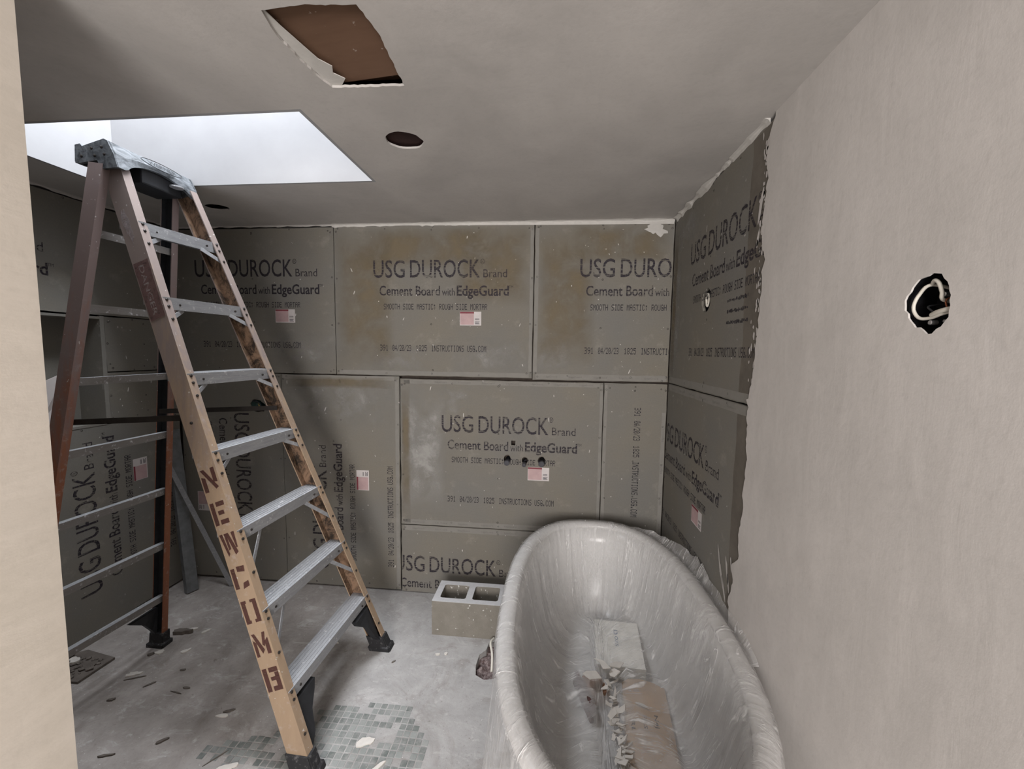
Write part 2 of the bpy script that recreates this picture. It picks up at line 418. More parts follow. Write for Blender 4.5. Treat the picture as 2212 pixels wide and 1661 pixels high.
def place(bm, org, rot):
    """text (tu,tv) -> board (u,v); rot 0, 90 (reads upward) or -90 (reads downward)."""
    for v in bm.verts:
        a, b = v.co.x, v.co.y
        if rot == 0: v.co = (org[0] + a, org[1] + b, 0)
        elif rot == 90: v.co = (org[0] - b, org[1] + a, 0)
        else: v.co = (org[0] + b, org[1] - a, 0)
def print_block(board, rct, mtx, org, rot=0, label=True, title_ink=None):
    a, b, c, d = rct[0] + .003, rct[1] - .003, rct[2] + .003, rct[3] - .003
    ink = title_ink or M_INK
    def finish(nm, bm, m):
        place(bm, org, rot); clip(bm, a, b, c, d)
        if not bm.faces: bm.free(); return
        o = from_bm(nm, bm, m, board, mtx @ Matrix.Translation((0, 0, .0006)))
        return o
    bm = bmesh.new(); bm_text(bm, 'USG', 0, .196, 0, .1085, .006); bm_text(bm, 'DUROCK', .228, .651, 0, .1085, .006); finish('printed_title', bm, ink)
    bm = bmesh.new(); bm_text(bm, 'R', .661, .672, .084, .014); 
    ring = [(.6665 + .0125 * math.cos(t), .091 + .0155 * math.sin(t), .6665 + .0095 * math.cos(t), .091 + .012 * math.sin(t)) for t in [k * math.pi / 8 for k in range(16)]]
    ro = [bm.verts.new((q[0], q[1], 0)) for q in ring]; ri = [bm.verts.new((q[2], q[3], 0)) for q in ring]
    for k in range(16): bm.faces.new([ro[k], ro[(k + 1) % 16], ri[(k + 1) % 16], ri[k]])
    bm_text(bm, 'Brand', .672, .812, 0, .049); finish('printed_brand_word', bm, ink)
    bm = bmesh.new(); bm_text(bm, 'Cement Board', .037, .411, -.106, .060, .012); bm_text(bm, 'with', .423, .501, -.106, .046, .004)
    bm_text(bm, 'EdgeGuard', .513, .824, -.106, .060, .022); bm_text(bm, 'TM', .824, .848, -.063, .017); finish('printed_subtitle', bm, ink)
    bm = bmesh.new(); bm_dots(bm, 'SMOOTH SIDE MASTIC; ROUGH SIDE MORTAR', .063, .696, -.189, -.155); finish('printed_line', bm, M_INK2)
    bm = bmesh.new(); bm_dots(bm, '391', .037, .088, -.4385, -.402); bm_dots(bm, '04/20/23', .115, .232, -.4385, -.402)
    bm_dots(bm, '1825', .262, .330, -.4385, -.402); bm_dots(bm, 'INSTRUCTIONS USG.COM', .358, .692, -.4385, -.402); finish('printed_line', bm, M_INK2)
    if label:
        bm = bmesh.new()
        def q(x0, x1, y0, y1, mi, z):
            vs = [bm.verts.new((x, y, z)) for x, y in ((x0, y0), (x1, y0), (x1, y1), (x0, y1))]; bm.faces.new(vs).material_index = mi
        q(.532, .661, -.282, -.200, 0, 0); q(.535, .617, -.277, -.211, 1, 1); q(.533, .618, -.211, -.201, 2, 1)
        for k in range(3): q(.624, .652 - .005 * (k % 2), -.262 - .006 * k, -.259 - .006 * k, 3, 1)
        for k in range(2): q(.624, .650, -.244 - .005 * k, -.2415 - .005 * k, 3, 1)
        zs = [v.co.z for v in bm.verts]
        place(bm, org, rot)
        for v, z in zip(bm.verts, zs): v.co.z = .0006 + .0005 * z
        us = [v.co.x for v in bm.verts]; vs_ = [v.co.y for v in bm.verts]
        if min(us) > a and max(us) < b and min(vs_) > c and max(vs_) < d:
            tag(from_bm('product_label', bm, [M_LWHITE, M_LPINK, M_LRED, M_INK2], board, mtx), 'small pink and white printed product label')
        else: bm.free()
def edge_band(board, mtx, a, b, c, d, words=True, vertical=False):
    """printed reinforcing band along a board edge"""
    from_bm('edge_band', bm_plate(rough_rect(a, b, c, d, .04, .0012), (), 0, .0004), M_EDGE, board, mtx)
    if words:
        bm = bmesh.new()
        if vertical:
            k = c + .05
            while k < d - .1: bm_text(bm, 'EdgeGuard', k, k + .075, -(a + b) / 2 - .005, .010); k += .19
            place(bm, (0, 0), 90)
        else:
            k = a + .05
            while k < b - .1: bm_text(bm, 'EdgeGuard', k, k + .075, (c + d) / 2 - .005, .010); k += .145
        if bm.faces: from_bm('printed_band_words', bm, M_INK3, board, mtx @ Matrix.Translation((0, 0, .0008)))
        else: bm.free()
def screws(board, mtx, rct, nx, ny, seed):
    R = random.Random(seed); bm = bmesh.new(); a, b, c, d = rct
    pts = []
    for i in range(nx):
        for e in (c + .018, d - .018): pts.append((a + .03 + (b - a - .06) * i / max(1, nx - 1), e))
    for j in range(ny):
        for e in (a + .014, b - .014, (a + b) / 2): pts.append((e, c + .03 + (d - c - .06) * j / max(1, ny - 1)))
    for u, v in pts:
        u += R.uniform(-.006, .006); v += R.uniform(-.012, .012); r = R.uniform(.0042, .0062)
        vs = [bm.verts.new((u + r * math.cos(t), v + r * math.sin(t), .0009)) for t in [k * math.pi / 4 for k in range(8)]]
        c0 = bm.verts.new((u, v, -.001))
        for k in range(8): bm.faces.new([vs[k], vs[(k + 1) % 8], c0])
    o = from_bm('screw_heads', bm, M_SCREW, board, mtx); o['kind'] = 'stuff'
def specks(board, mtx, rct, n, seed, m=None):
    R = random.Random(seed); bm = bmesh.new(); a, b, c, d = rct
    for _ in range(n):
        u, v = R.uniform(a + .03, b - .03), R.uniform(c + .03, d - .03); rx = R.uniform(.0012, .0035); ry = rx * R.choice((1, 1, 1.5, 3, 5)); t0 = R.uniform(-.5, .5)
        vs = []
        for k in range(7):
            t = k * 2 * math.pi / 7; x, y = rx * math.cos(t) * R.uniform(.7, 1.2), ry * math.sin(t) * R.uniform(.7, 1.2)
            vs.append(bm.verts.new((u + x * math.cos(t0) - y * math.sin(t0), v + x * math.sin(t0) + y * math.cos(t0), .0010)))
        bm.faces.new(vs)
    o = from_bm('plaster_specks', bm, m or M_BEAD, board, mtx); o['kind'] = 'stuff'

# ------------------------------------------------------------------ setting: floor
# rough hole broken in the slab for the tub drain
FH = [(-.33, 1.80), (-.285, 1.775), (-.235, 1.79), (-.16, 1.80), (-.10, 1.86), (-.11, 1.96), (-.17, 2.03), (-.25, 2.04), (-.30, 2.02), (-.305, 1.97), (-.335, 1.93), (-.34, 1.86)]
floor = plate('floor', rect(-2.6, XR + .1, YR - .1, YB + .1), [FH], -.08, 0, M_FLOOR, None, MFL, 'structure')
bm = bmesh.new()
G = 22
gv = [[bm.verts.new((-.37 + .30 * i / G, 1.75 + .32 * j / G, -.030 + .022 * noise.noise((i * .35, j * .35, 3.1)) + .012 * noise.noise((i * .9, j * .9, 7)))) for j in range(G + 1)] for i in range(G + 1)]
for i in range(G):
    for j in range(G): bm.faces.new([gv[i][j], gv[i + 1][j], gv[i + 1][j + 1], gv[i][j + 1]])
from_bm('rubble_bed', bm, M_RUBBLE, floor)['kind'] = 'stuff'
# mosaic tiles showing through the dust
pitch = .0285
bm = bmesh.new(); bm_box(bm, (-.0122, -.0122, -.004), (.0122, .0122, .0012), .0012)
bmesh.ops.recalc_face_normals(bm, faces=bm.faces)
tile_me = bpy.data.meshes.new('mosaic_tile'); bm.to_mesh(tile_me); bm.free(); tile_me.materials.append(M_TILE)
cand = []
for i in range(0, 30):
    for j in range(0, 16):
        x, y = -1.29 + i * pitch, 1.215 + j * pitch
        if x > -.462 or y > 1.62: continue
        n1 = noise.noise((x * 5.5 + 3, y * 5.5, 1.7)) + .35 * noise.noise((x * 17, y * 17, 4))
        dx = 1.0
        lim = 1.60 - max(0, (-.62 - x)) * .10 - max(0, x + .58) * .55
        if -1.0 < x < -.9 and y > 1.45 and n1 < .1: continue
        if x < -1.0: lim = 1.44 + (x + 1.0) * .35
        if y > lim: continue
        if x > -.9: keep = n1 > -.30
        else: keep = n1 > -.16
        if keep: cand.append((y, x))
cand.sort()
for y, x in cand[:300]:
    o = new_obj('mosaic_tile', tile_me, floor)
    o.location = (x + random.uniform(-.0008, .0008), y + random.uniform(-.0008, .0008), random.uniform(-.0004, .0004))
    o.rotation_euler = (random.uniform(-.01, .01), random.uniform(-.01, .01), random.uniform(-.03, .03))

# ------------------------------------------------------------------ setting: back wall
wall_back = box('wall_back', (XL - .2, YB + .07, -.05), (XR + .2, YB + .12, ZC + .3), M_CAV); wall_back['kind'] = 'structure'
I4 = Matrix.Identity(4)
def board(name, rct, parent, mtx, holes=(), seed=0, nx=5, ny=4, nsp=10, label=None):
    o = plate(name, rough_rect(*rct), holes, -.0127, 0, M_BOARD, parent, mtx)
    if label: o['label'] = label
    inv = Matrix.Identity(4)
    screws(o, inv, rct, nx, ny, seed); specks(o, inv, rct, nsp, seed + 50)
    return o
def sq(u, v, s, t): return [(u - s, v - t), (u + s * .9, v - t * 1.05), (u + s, v + t), (u - s * .95, v + t)]
RB = {'B1': (-2.398, -1.333, 1.387, 2.272), 'B2': (-1.328, -.117, 1.385, 2.275), 'B3': (-.111, .664, 1.377, 2.276),
      'L0': (-2.398, -1.701, .016, 1.381), 'L1': (-1.697, -.930, .012, 1.379), 'L2': (-.922, .303, .449, 1.366),
      'L3': (-.922, .303, .006, .444), 'L4': (.308, .664, .006, 1.366)}
hL2 = [blob(-.256, .892, .021, .026, 16, .10, 3), blob(-.150, .886, .018, .022, 16, .10, 4), blob(-.048, .886, .024, .027, 16, .10, 5), sq(-.221, .991, .013, .014)]
hL0 = [blob(-1.862, 1.172, .052, .040, 22, .18, 9)]
bB1 = board('cement_board', RB['B1'], wall_back, MY, seed=1, nsp=16); print_block(bB1, RB['B1'], I4, (-2.253, 1.983), title_ink=M_INK2)
bB2 = board('cement_board', RB['B2'], wall_back, MY, seed=2, nsp=26); print_block(bB2, RB['B2'], I4, (-1.084, 1.974))
bB3 = board('cement_board', RB['B3'], wall_back, MY, seed=3, nsp=24); print_block(bB3, RB['B3'], I4, (.150, 1.973), label=False)
bL0 = board('cement_board', RB['L0'], wall_back, MY, hL0, seed=4, ny=6); print_block(bL0, RB['L0'], I4, (-2.03, 1.124), -90)
bL1 = board('cement_board', RB['L1'], wall_back, MY, seed=5, ny=6, nsp=20); print_block(bL1, RB['L1'], I4, (-1.4135, .121), 90)
bL2 = board('cement_board', RB['L2'], wall_back, MY, hL2, seed=6, nsp=26); print_block(bL2, RB['L2'], I4, (-.663, 1.047))
bL3 = board('cement_board', RB['L3'], wall_back, MY, seed=7, ny=2, nsp=16); print_block(bL3, RB['L3'], I4, (-.970, .142), label=False)
bL4 = board('cement_board', RB['L4'], wall_back, MY, seed=8, nx=3, ny=7, nsp=8); print_block(bL4, RB['L4'], I4, (.9235, 1.262), -90, label=False)
edge_band(bL2, I4, -.90, .283, .452, .482); edge_band(bL2, I4, -.90, .283, 1.338, 1.362)
edge_band(bL2, I4, .285, .3015, .46, 1.355, False); edge_band(bL3, I4, -.90, .283, .410, .441)
edge_band(bB3, I4, -.095, .655, 1.381, 1.413); edge_band(bB2, I4, -1.31, -.135, 1.389, 1.414, False)
edge_band(bL4, I4, .311, .328, .03, 1.355, False); edge_band(bL4, I4, .640, .661, .03, 1.2, True, True)
edge_band(bB2, I4, -.138, -.120, 1.42, 2.25, False); edge_band(bB3, I4, -.108, -.088, 1.42, 2.25, False)
edge_band(bL1, I4, -.956, -.934, .03, 1.36, False); edge_band(bL1, I4, -1.69, -.96, 1.352, 1.376, False)
# hazy mud wipes and tan stains on the boards
def haze(name, col, lo, hi, amax, sc):
    def b(n):
        u, v, _ = n.sep(n('UVMap').outputs[0])
        ed = n.math('MINIMUM', n.math('MINIMUM', u, n.math('SUBTRACT', 1.0, u)), n.math('MINIMUM', v, n.math('SUBTRACT', 1.0, v)))
        a = n.math('MULTIPLY', n.ramp(n.noise(n.obj(), sc, 7, .68, .3), (lo, 0.0), (hi, amax)), n.ramp(ed, (0.0, 0.0), (.28, 1.0)))
        return n.blend(a, n.clear(), n.bsdf(col, .9))
    return mat(name, b)
M_HAZE = haze('mud_haze', (.40, .39, .37), .30, .62, .85, 7); M_HAZE2 = haze('mud_haze_thin', (.36, .35, .33), .38, .68, .7, 9)
M_TAN = haze('tan_stain', (.235, .185, .115), .28, .62, .62, 6)
def wipe(b, a, c, d, e, m, seed, w=.0003):
    bm = bmesh.new(); ul = bm.loops.layers.uv.new('UVMap'); pad = .03 if m is not M_TAN else .0
    f = bm.faces.new([bm.verts.new((x, y, w + .00001 * seed)) for x, y in rect(a - pad, c + pad, d - pad, e + pad)])
    for lp, t in zip(f.loops, ((0, 0), (1, 0), (1, 1), (0, 1))): lp[ul].uv = t
    me_n = 'mud_wipe' if m is not M_TAN else 'tan_stain'
    me = bpy.data.meshes.new(me_n); bm.to_mesh(me); bm.free(); me.materials.append(m); new_obj(me_n, me, b)
wipe(bL2, -.895, -.655, .52, 1.32, M_HAZE, 1); wipe(bL2, -.64, -.50, 1.16, 1.31, M_HAZE2, 2); wipe(bL1, -1.66, -.99, 1.08, 1.34, M_HAZE2, 3)
wipe(bB2, -.60, -.14, 1.43, 1.60, M_HAZE2, 4); wipe(bB3, -.09, .10, 1.43, 1.62, M_HAZE2, 5); wipe(bB2, -1.08, -.75, 1.43, 1.54, M_HAZE2, 6)
wipe(bB2, -1.325, -.95, 1.40, 2.27, M_TAN, 7); wipe(bB2, -.60, -.12, 1.80, 2.27, M_TAN, 8); wipe(bB3, -.105, .25, 1.45, 2.27, M_TAN, 9); wipe(bL2, -.918, -.862, .46, 1.36, M_TAN, 10)
wipe(bB2, -1.2, -.3, 2.02, 2.27, M_TAN, 11); wipe(bB3, .1, .66, 2.05, 2.27, M_TAN, 14); wipe(bB1, -1.75, -1.35, 1.45, 1.62, M_HAZE2, 12); wipe(bL1, -1.68, -.97, 1.30, 1.37, M_TAN, 13)
# pipe stubs standing in the holes of the plumbing board
def pipe_stub(name, u, v, r, ln, label, m=M_PIPE):
    e = empty(name, (u, YB, v)); tag(e, label, 'pipe', 'capped supply pipes over the tub')
    bm = bmesh.new(); bm_tube(bm, [(0, .06, .002), (0, -ln + .004, -.004)], r * .86, 18)
    from_bm('stem', bm, M_CAPD, e)
    bm = bmesh.new(); bm_tube(bm, [(0, -ln * .45, -.002), (0, -ln + .003, -.0035), (0, -ln, -.004)], [r, r, r * .86], 20)
    from_bm('end_cap', bm, m, e)
pipe_stub('pipe_stub', -.257, .878, .0165, .035, 'capped grey pipe stub, leftmost of three in the wall above the tub')
pipe_stub('pipe_stub', -.152, .872, .0125, .045, 'small capped grey pipe stub, middle one of three above the tub')
pipe_stub('pipe_stub', -.048, .878, .0175, .030, 'capped grey pipe stub, rightmost of three, over the pink label')
# valve rough-in seen behind the ladder
e = empty('shower_valve', (-1.862, YB, 1.172)); tag(e, 'dark green valve rough-in in a ragged hole behind the ladder', 'valve')
bm = bmesh.new(); bm_tube(bm, [(-.012, .055, .012), (-.012, -.012, .012), (-.012, -.018, .012)], [.026, .026, .018], 18); from_bm('valve_body', bm, M_GREEN, e)
bm = bmesh.new(); bm_tube(bm, spline([(-.04, .03, .03), (-.02, -.016, .034), (.02, -.02, .025), (.034, -.01, -.015), (.02, .02, -.035)]), .0045, 8); from_bm('supply_line', bm, M_CAPD, e)
bm = bmesh.new(); bm_tube(bm, spline([(.018, -.016, .02), (.026, -.022, .0), (.03, -.014, -.022)]), .004, 8); from_bm('tape_wrap', bm, M_YEL, e)

# ------------------------------------------------------------------ setting: right wall
wall_right = box('wall_right', (XR + .09, YR - .1, -.05), (XR + .14, YB + .2, ZC + .3), M_CAV); wall_right['kind'] = 'structure'
RU, RL = (-2.408, -1.33, 1.376, 2.276), (-2.408, -1.33, .006, 1.370)
hRU = [blob(-1.890, 1.780, .050, .054, 22, .09, 21)]
bRU = board('cement_board', RU, wall_right, MRT, hRU, seed=11, nsp=18); print_block(bRU, RU, I4, (-2.121, 1.973), label=False)
bRL = board('cement_board', RL, wall_right, MRT, seed=12, ny=6, nsp=14); print_block(bRL, RL, I4, (-2.465, 1.045))
wipe(bRU, -2.36, -2.28, 1.45, 2.1, M_HAZE2, 20); wipe(bRU, -2.37, -2.0, 2.1, 2.25, M_HAZE2, 21); wipe(bRU, -2.40, -2.33, 1.40, 2.2, M_TAN, 22)
edge_band(bRU, I4, -2.39, -1.40, 1.380, 1.412, False); edge_band(bRL, I4, -2.39, -1.40, 1.334, 1.366)
M_DAMP = mat('damp_stain', lambda n: n.blend(n.ramp(n.noise(n.obj(), 7, 5), (.2, .55), (.6, .9)), n.clear(), n.bsdf((.175, .155, .13), .75)))
for bo, z0, z1 in ((bRU, 1.38, 2.27), (bRL, .02, 1.366)):
    pl = [(-1.335, z0), (-1.335, z1)] + [(-(1.525 + .018 * noise.noise((z * 6, 1, 0)) + .008 * noise.noise((z * 30, 4, 0))), z) for z in [z1 - (z1 - z0) * k / 40 for k in range(41)]]
    from_bm('damp_stain', bm_plate(pl, [], 0, .0003), M_DAMP, bo)
bm = bmesh.new()
RD = random.Random(77)
for k in range(3):                       # three short lines of smudged, unreadable dot print
    u = -1.665
    while u < -1.50:
        wd = RD.uniform(.004, .010); h0 = RD.uniform(0, .006); h1 = RD.uniform(.009, .017)
        bm.faces.new([bm.verts.new(q + (0,)) for q in rect(u, u + wd, 1.742 - .042 * k + h0, 1.742 - .042 * k + h1)]); u += wd + RD.uniform(.001, .005)
from_bm('printed_line', bm, M_INK2, bRU, Matrix.Translation((0, 0, .0006)))
JB = blob(-.807, 1.644, .060, .063, 34, .05, 5)
plate('drywall_panel', rect(-1.328, -YR + .05, -.02, ZC + .02), [JB], -.0127, -.0002, M_WALLP, wall_right, MRT)
# skim coat of joint compound with a ragged edge over the boards
jag = [(1.382, 2.289), (1.400, 2.25), (1.422, 2.185), (1.412, 2.10), (1.416, 2.026), (1.425, 1.95), (1.400, 1.848), (1.408, 1.763), (1.411, 1.645), (1.423, 1.509), (1.44, 1.42), (1.447, 1.398), (1.462, 1.392), (1.446, 1.367), (1.436, 1.27), (1.432, 1.178), (1.440, 1.07), (1.436, .981), (1.455, .90), (1.440, .829), (1.490, .79), (1.474, .724), (1.500, .66), (1.491, .571), (1.50, .40), (1.49, .2), (1.5, 0)]
P = []
for (y0, z0), (y1, z1) in zip(jag, jag[1:]):
    n = max(2, int(abs(z1 - z0) / .012))
    for k in range(n):
        t = k / n; y, z = y0 + (y1 - y0) * t, z0 + (z1 - z0) * t
        P.append((-(y + .007 * noise.noise((z * 60, 2.2, 0)) + .011 * noise.noise((z * 23, 7.2, 0)) + random.uniform(-.003, .003)), z))
P.append((-1.5, 0))
outer = [(-YR + .05, 0), (-YR + .05, ZC)] + P
skim = plate('skim_coat', outer, [blob(-.807, 1.644, .046, .049, 34, .12, 5)], 0.0, .0035, M_WALLP, wall_right, MRT)
bm = bmesh.new(); R = random.Random(31)
for _ in range(70):
    z = R.uniform(1.45, 2.26); y = 1.405 + abs(R.gauss(0, .022)) + .008; s = R.uniform(.002, .007); h = s * R.uniform(1, 3.2)
    vs = [bm.verts.new((-y + s * math.cos(t) * R.uniform(.6, 1.2), z + h * math.sin(t) * R.uniform(.6, 1.2), .0022)) for t in [k * math.pi / 4 for k in range(8)]]; bm.faces.new(vs)
for y, z, s, h, tl in ((1.60, .745, .006, .055, .35), (1.575, .70, .008, .045, .4), (1.53, .74, .008, .05, .3), (1.515, .70, .006, .035, .3), (1.55, .66, .007, .05, .5), (1.5, .78, .005, .03, .2), (1.42, 2.21, .014, .03, -.3), (1.445, 2.03, .010, .06, -.2), (1.45, 1.93, .007, .03, -.2)):
    vs = []
    for k in range(12):
        t = k * math.pi / 6; a, b = s * math.cos(t) * R.uniform(.6, 1.2), h * math.sin(t) * R.uniform(.8, 1.1)
        vs.append(bm.verts.new((-y + a + b * -tl, z + b, .0022)))
    bm.faces.new(vs)
from_bm('compound_smears', bm, M_WALLP, skim)['kind'] = 'stuff'
# ------------------------------------------------------------------ electrical boxes in the right wall
def elec_box(name, y, z, r, dep, label):
    e = empty(name, (XR, y, z)); tag(e, label, 'electrical box')
    bm = bmesh.new(); seg = 20
    ri = [(r, .0005), (r, dep), (0.001, dep)]
    rings = [[bm.verts.new((w, rad * math.cos(t), rad * math.sin(t))) for t in [2 * math.pi * k / seg for k in range(seg)]] for rad, w in ri]
    for a, b in zip(rings, rings[1:]):
        for k in range(seg): bm.faces.new([a[k], a[(k + 1) % seg], b[(k + 1) % seg], b[k]])
    from_bm('box_shell', bm, M_BOXP, e)
    return e
e = elec_box('electrical_box', .807, 1.644, .058, .06, 'round black electrical box with curled white cable in the plastered wall')
def cable(pts, r, m, nm='cable'):
    bm = bmesh.new(); bm_tube(bm, spline(pts), r, 8); return from_bm(nm, bm, m, e, smooth=True)
cable([(.06, .005, .02), (.012, .012, .034), (.006, .030, .018), (.005, .038, -.005), (.006, .026, -.024), (.008, .005, -.026), (.006, -.018, -.021), (.010, -.030, -.018)], .0030, M_CABLE)
cable([(.012, .012, .034), (.005, .0, .040), (.004, -.010, .034), (.006, -.015, .018), (.012, -.013, .004), (.05, -.01, 0)], .0032, M_CABLE)
cable([(.010, .004, -.021), (.006, -.012, -.017), (.005, -.030, -.014), (.012, -.036, -.012)], .0048, M_CABLE)
cable([(.05, -.02, .01), (.014, -.018, .006), (.012, -.020, -.010)], .0014, M_COPPER, 'copper_wire')
cable([(.05, .02, .0), (.014, .018, -.004), (.012, .0, -.018)], .0016, M_CAPD, 'black_wire')
bm = bmesh.new(); bm_tube(bm, [(.02, .006, -.034), (.009, .006, -.034), (.008, .006, -.034)], [.0045, .0045, .003], 12); from_bm('screw', bm, M_SCRW, e)
bm = bmesh.new(); bm_tube(bm, [(.02, -.020, -.033), (.010, -.020, -.033), (.009, -.020, -.033)], [.003, .003, .002], 12); from_bm('screw', bm, M_SCRW, e)
bm = bmesh.new(); bm_tube(bm, [(.03, -.006, .015), (.018, -.006, .015), (.017, -.006, .015)], [.004, .004, .002], 12); from_bm('screw', bm, M_SCRW, e)
e = elec_box('electrical_box', 1.890, 1.780, .060, .06, 'oval-looking black electrical box cut into the printed cement board')
cable([(.05, .01, .02), (.008, .012, .022), (.002, .0, -.018), (.004, -.010, -.026), (.006, -.018, -.002), (.006, -.012, .024), (.004, .01, .028)], .0040, M_CABLE)
cable([(.05, 0, 0), (.012, -.004, .01), (.008, .003, -.012)], .003, M_CABLE)

# ------------------------------------------------------------------ setting: left wall with its niche
wall_left = box('wall_left', (XL - .25, YR - .1, -.05), (XL - .20, YB + .2, ZC + .3), M_CAV); wall_left['kind'] = 'structure'
NY0, NY1, NZ0, NZ1, ND = 1.10, 1.963, 1.130, 1.684, .152
LR = {'low': (.75, 2.396, .012, 1.116), 'up': (.75, 2.396, 1.705, 2.272), 'a': (1.985, 2.396, 1.402, 1.699), 'b': (1.985, 2.396, 1.122, 1.396), 'c': (.75, 1.10, 1.122, 1.699)}
for k, rc in LR.items():
    bo = board('cement_board', rc, wall_left, MLF, seed=hash(len(k) + int(rc[2] * 100)) % 97, nx=4, ny=3, nsp=8)
    if k == 'low': print_block(bo, rc, I4, (1.886, .227), 90)
    if k == 'up': print_block(bo, rc, I4, (.930, 1.980))
NB = [('niche_back', rect(NY0, NY1, NZ0, NZ1), MLF @ Matrix.Translation((0, 0, -ND)))]
plate('niche_back', rect(NY0 - .02, NY1 + .02, NZ0 - .02, NZ1 + .02), [], -.012, 0, M_BOARD, wall_left, MLF @ Matrix.Translation((0, 0, -ND)))
for nm, lo, hi in (('niche_side', (XL - ND, NY1, NZ0 - .006), (XL, NY1 + .0127, NZ1 + .006)), ('niche_side', (XL - ND, NY0 - .0127, NZ0 - .006), (XL, NY0, NZ1 + .006)),
                   ('niche_sill', (XL - ND, NY0, NZ0 - .0127), (XL + .002, NY1, NZ0)), ('niche_head', (XL - ND, NY0, NZ1), (XL, NY1, NZ1 + .0127))):
    box(nm, lo, hi, M_BOARD, wall_left)
plate('board_strip', rough_rect(1.964, 1.984, 1.12, 1.70), [], -.0127, .0005, M_EDGE, wall_left, MLF)
plate('board_strip', rect(YR - .05, .62, -.02, ZC + .02), [], -.0127, 0, M_WALLP, wall_left, MLF)
# scrap of paper in the niche
bm = bmesh.new(); Q = [(-2.46, 1.70, 1.345), (-2.41, 1.80, 1.41), (-2.425, 1.845, 1.38), (-2.40, 1.90, 1.375), (-2.42, 1.865, 1.345), (-2.45, 1.80, 1.135), (-2.48, 1.72, 1.135)]
f = bm.faces.new([bm.verts.new(q) for q in Q]); r_ = bmesh.ops.extrude_face_region(bm, geom=[f])
for v in [g for g in r_['geom'] if isinstance(g, bmesh.types.BMVert)]: v.co.x -= .003
tag(from_bm('paper_scrap', bm, M_LWHITE), 'torn white paper scrap standing in the wall niche', 'paper')

# ------------------------------------------------------------------ setting: ceiling, shaft, holes
RH = []
base = [(-.657, .905), (-.55, .899), (-.437, .908), (-.424, .985), (-.428, 1.08), (-.432, 1.18), (-.53, 1.178), (-.639, 1.174), (-.656, 1.12), (-.664, 1.06), (-.670, .989)]
for (x0, y0), (x1, y1) in zip(base, base[1:] + base[:1]):
    n = max(2, int(math.hypot(x1 - x0, y1 - y0) / .011))
    for k in range(n):
        t = k / n; RH.append((x0 + (x1 - x0) * t + random.uniform(-.0022, .0022), -(y0 + (y1 - y0) * t + random.uniform(-.0022, .0022))))
H1 = [(x, -y) for x, y in blob(-.541, 1.476, .066, .060, 32, .045, 2)]
H2 = [(x, -y) for x, y in blob(-1.803, 2.086, .060, .048, 24, .07, 8)]
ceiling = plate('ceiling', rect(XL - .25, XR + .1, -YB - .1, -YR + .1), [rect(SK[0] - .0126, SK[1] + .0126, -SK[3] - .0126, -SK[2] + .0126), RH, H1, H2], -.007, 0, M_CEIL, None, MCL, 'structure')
# deck above the ceiling void
box('roof_deck', (XL - .25, YR - .1, ZC + .16), (SK[0] - .012, YB + .2, ZC + .19), M_CAV, ceiling, mtx=MCL.inverted())
box('roof_deck', (SK[1] + .012, YR - .1, ZC + .16), (XR + .14, YB + .2, ZC + .19), M_CAV, ceiling, mtx=MCL.inverted())
box('roof_deck', (SK[0] - .012, YR - .1, ZC + .16), (SK[1] + .012, SK[2] - .012, ZC + .19), M_CAV, ceiling, mtx=MCL.inverted())
box('roof_deck', (SK[0] - .012, SK[3] + .012, ZC + .16), (SK[1] + .012, YB + .2, ZC + .19), M_CAV, ceiling, mtx=MCL.inverted())
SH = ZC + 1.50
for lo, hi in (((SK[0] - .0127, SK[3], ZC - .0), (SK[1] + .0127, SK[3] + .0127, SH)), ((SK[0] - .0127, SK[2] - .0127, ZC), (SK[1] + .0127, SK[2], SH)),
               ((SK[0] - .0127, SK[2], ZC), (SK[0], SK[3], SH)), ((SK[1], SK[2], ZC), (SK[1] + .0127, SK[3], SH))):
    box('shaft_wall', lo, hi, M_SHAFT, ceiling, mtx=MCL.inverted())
win = empty('window_1', (-1.443, 1.54, SH)); win['kind'] = 'structure'
for lo, hi in (((-.66, -.29, 0), (.66, -.25, .05)), ((-.66, .25, 0), (.66, .29, .05)), ((-.66, -.25, 0), (-.62, .25, .05)), ((.62, -.25, 0), (.66, .25, .05))):
    box('skylight_frame', lo, hi, M_FRAME, win)
# brown panel seen through the square hole
bm = bmesh.new()
bm_box(bm, (-.75, .86, 0), (-.40, 1.30, .012)); 
Mr = Matrix.Translation((-.60, 1.086, ZC + .022)) @ Matrix.Rotation(math.radians(-9), 4, 'Z') @ Matrix.Rotation(math.radians(1.5), 4, 'Y') @ Matrix.Translation((.60, -1.20, 0))
bmesh.ops.recalc_face_normals(bm, faces=bm.faces)
o = from_bm('brown_panel', bm, M_BROWN, ceiling, MCL.inverted() @ Mr)
plate('torn_paper', [(-.672, -.925), (-.655, -.912), (-.648, -.96), (-.634, -1.02), (-.622, -1.07), (-.600, -1.10), (-.612, -1.125), (-.590, -1.150), (-.615, -1.178), (-.645, -1.178), (-.668, -1.06)], [], -.0095, -.0075, M_BEAD, ceiling, Matrix.Identity(4))
box('joist', (-.80, 1.19, ZC + .05), (-.30, 1.23, ZC + .158), M_BROWN, ceiling, mtx=MCL.inverted())
box('joist', (-.66, 1.36, ZC + .016), (-.30, 1.62, ZC + .15), simple('joist_red_brown', (.03, .012, .010), .8), ceiling, mtx=MCL.inverted())
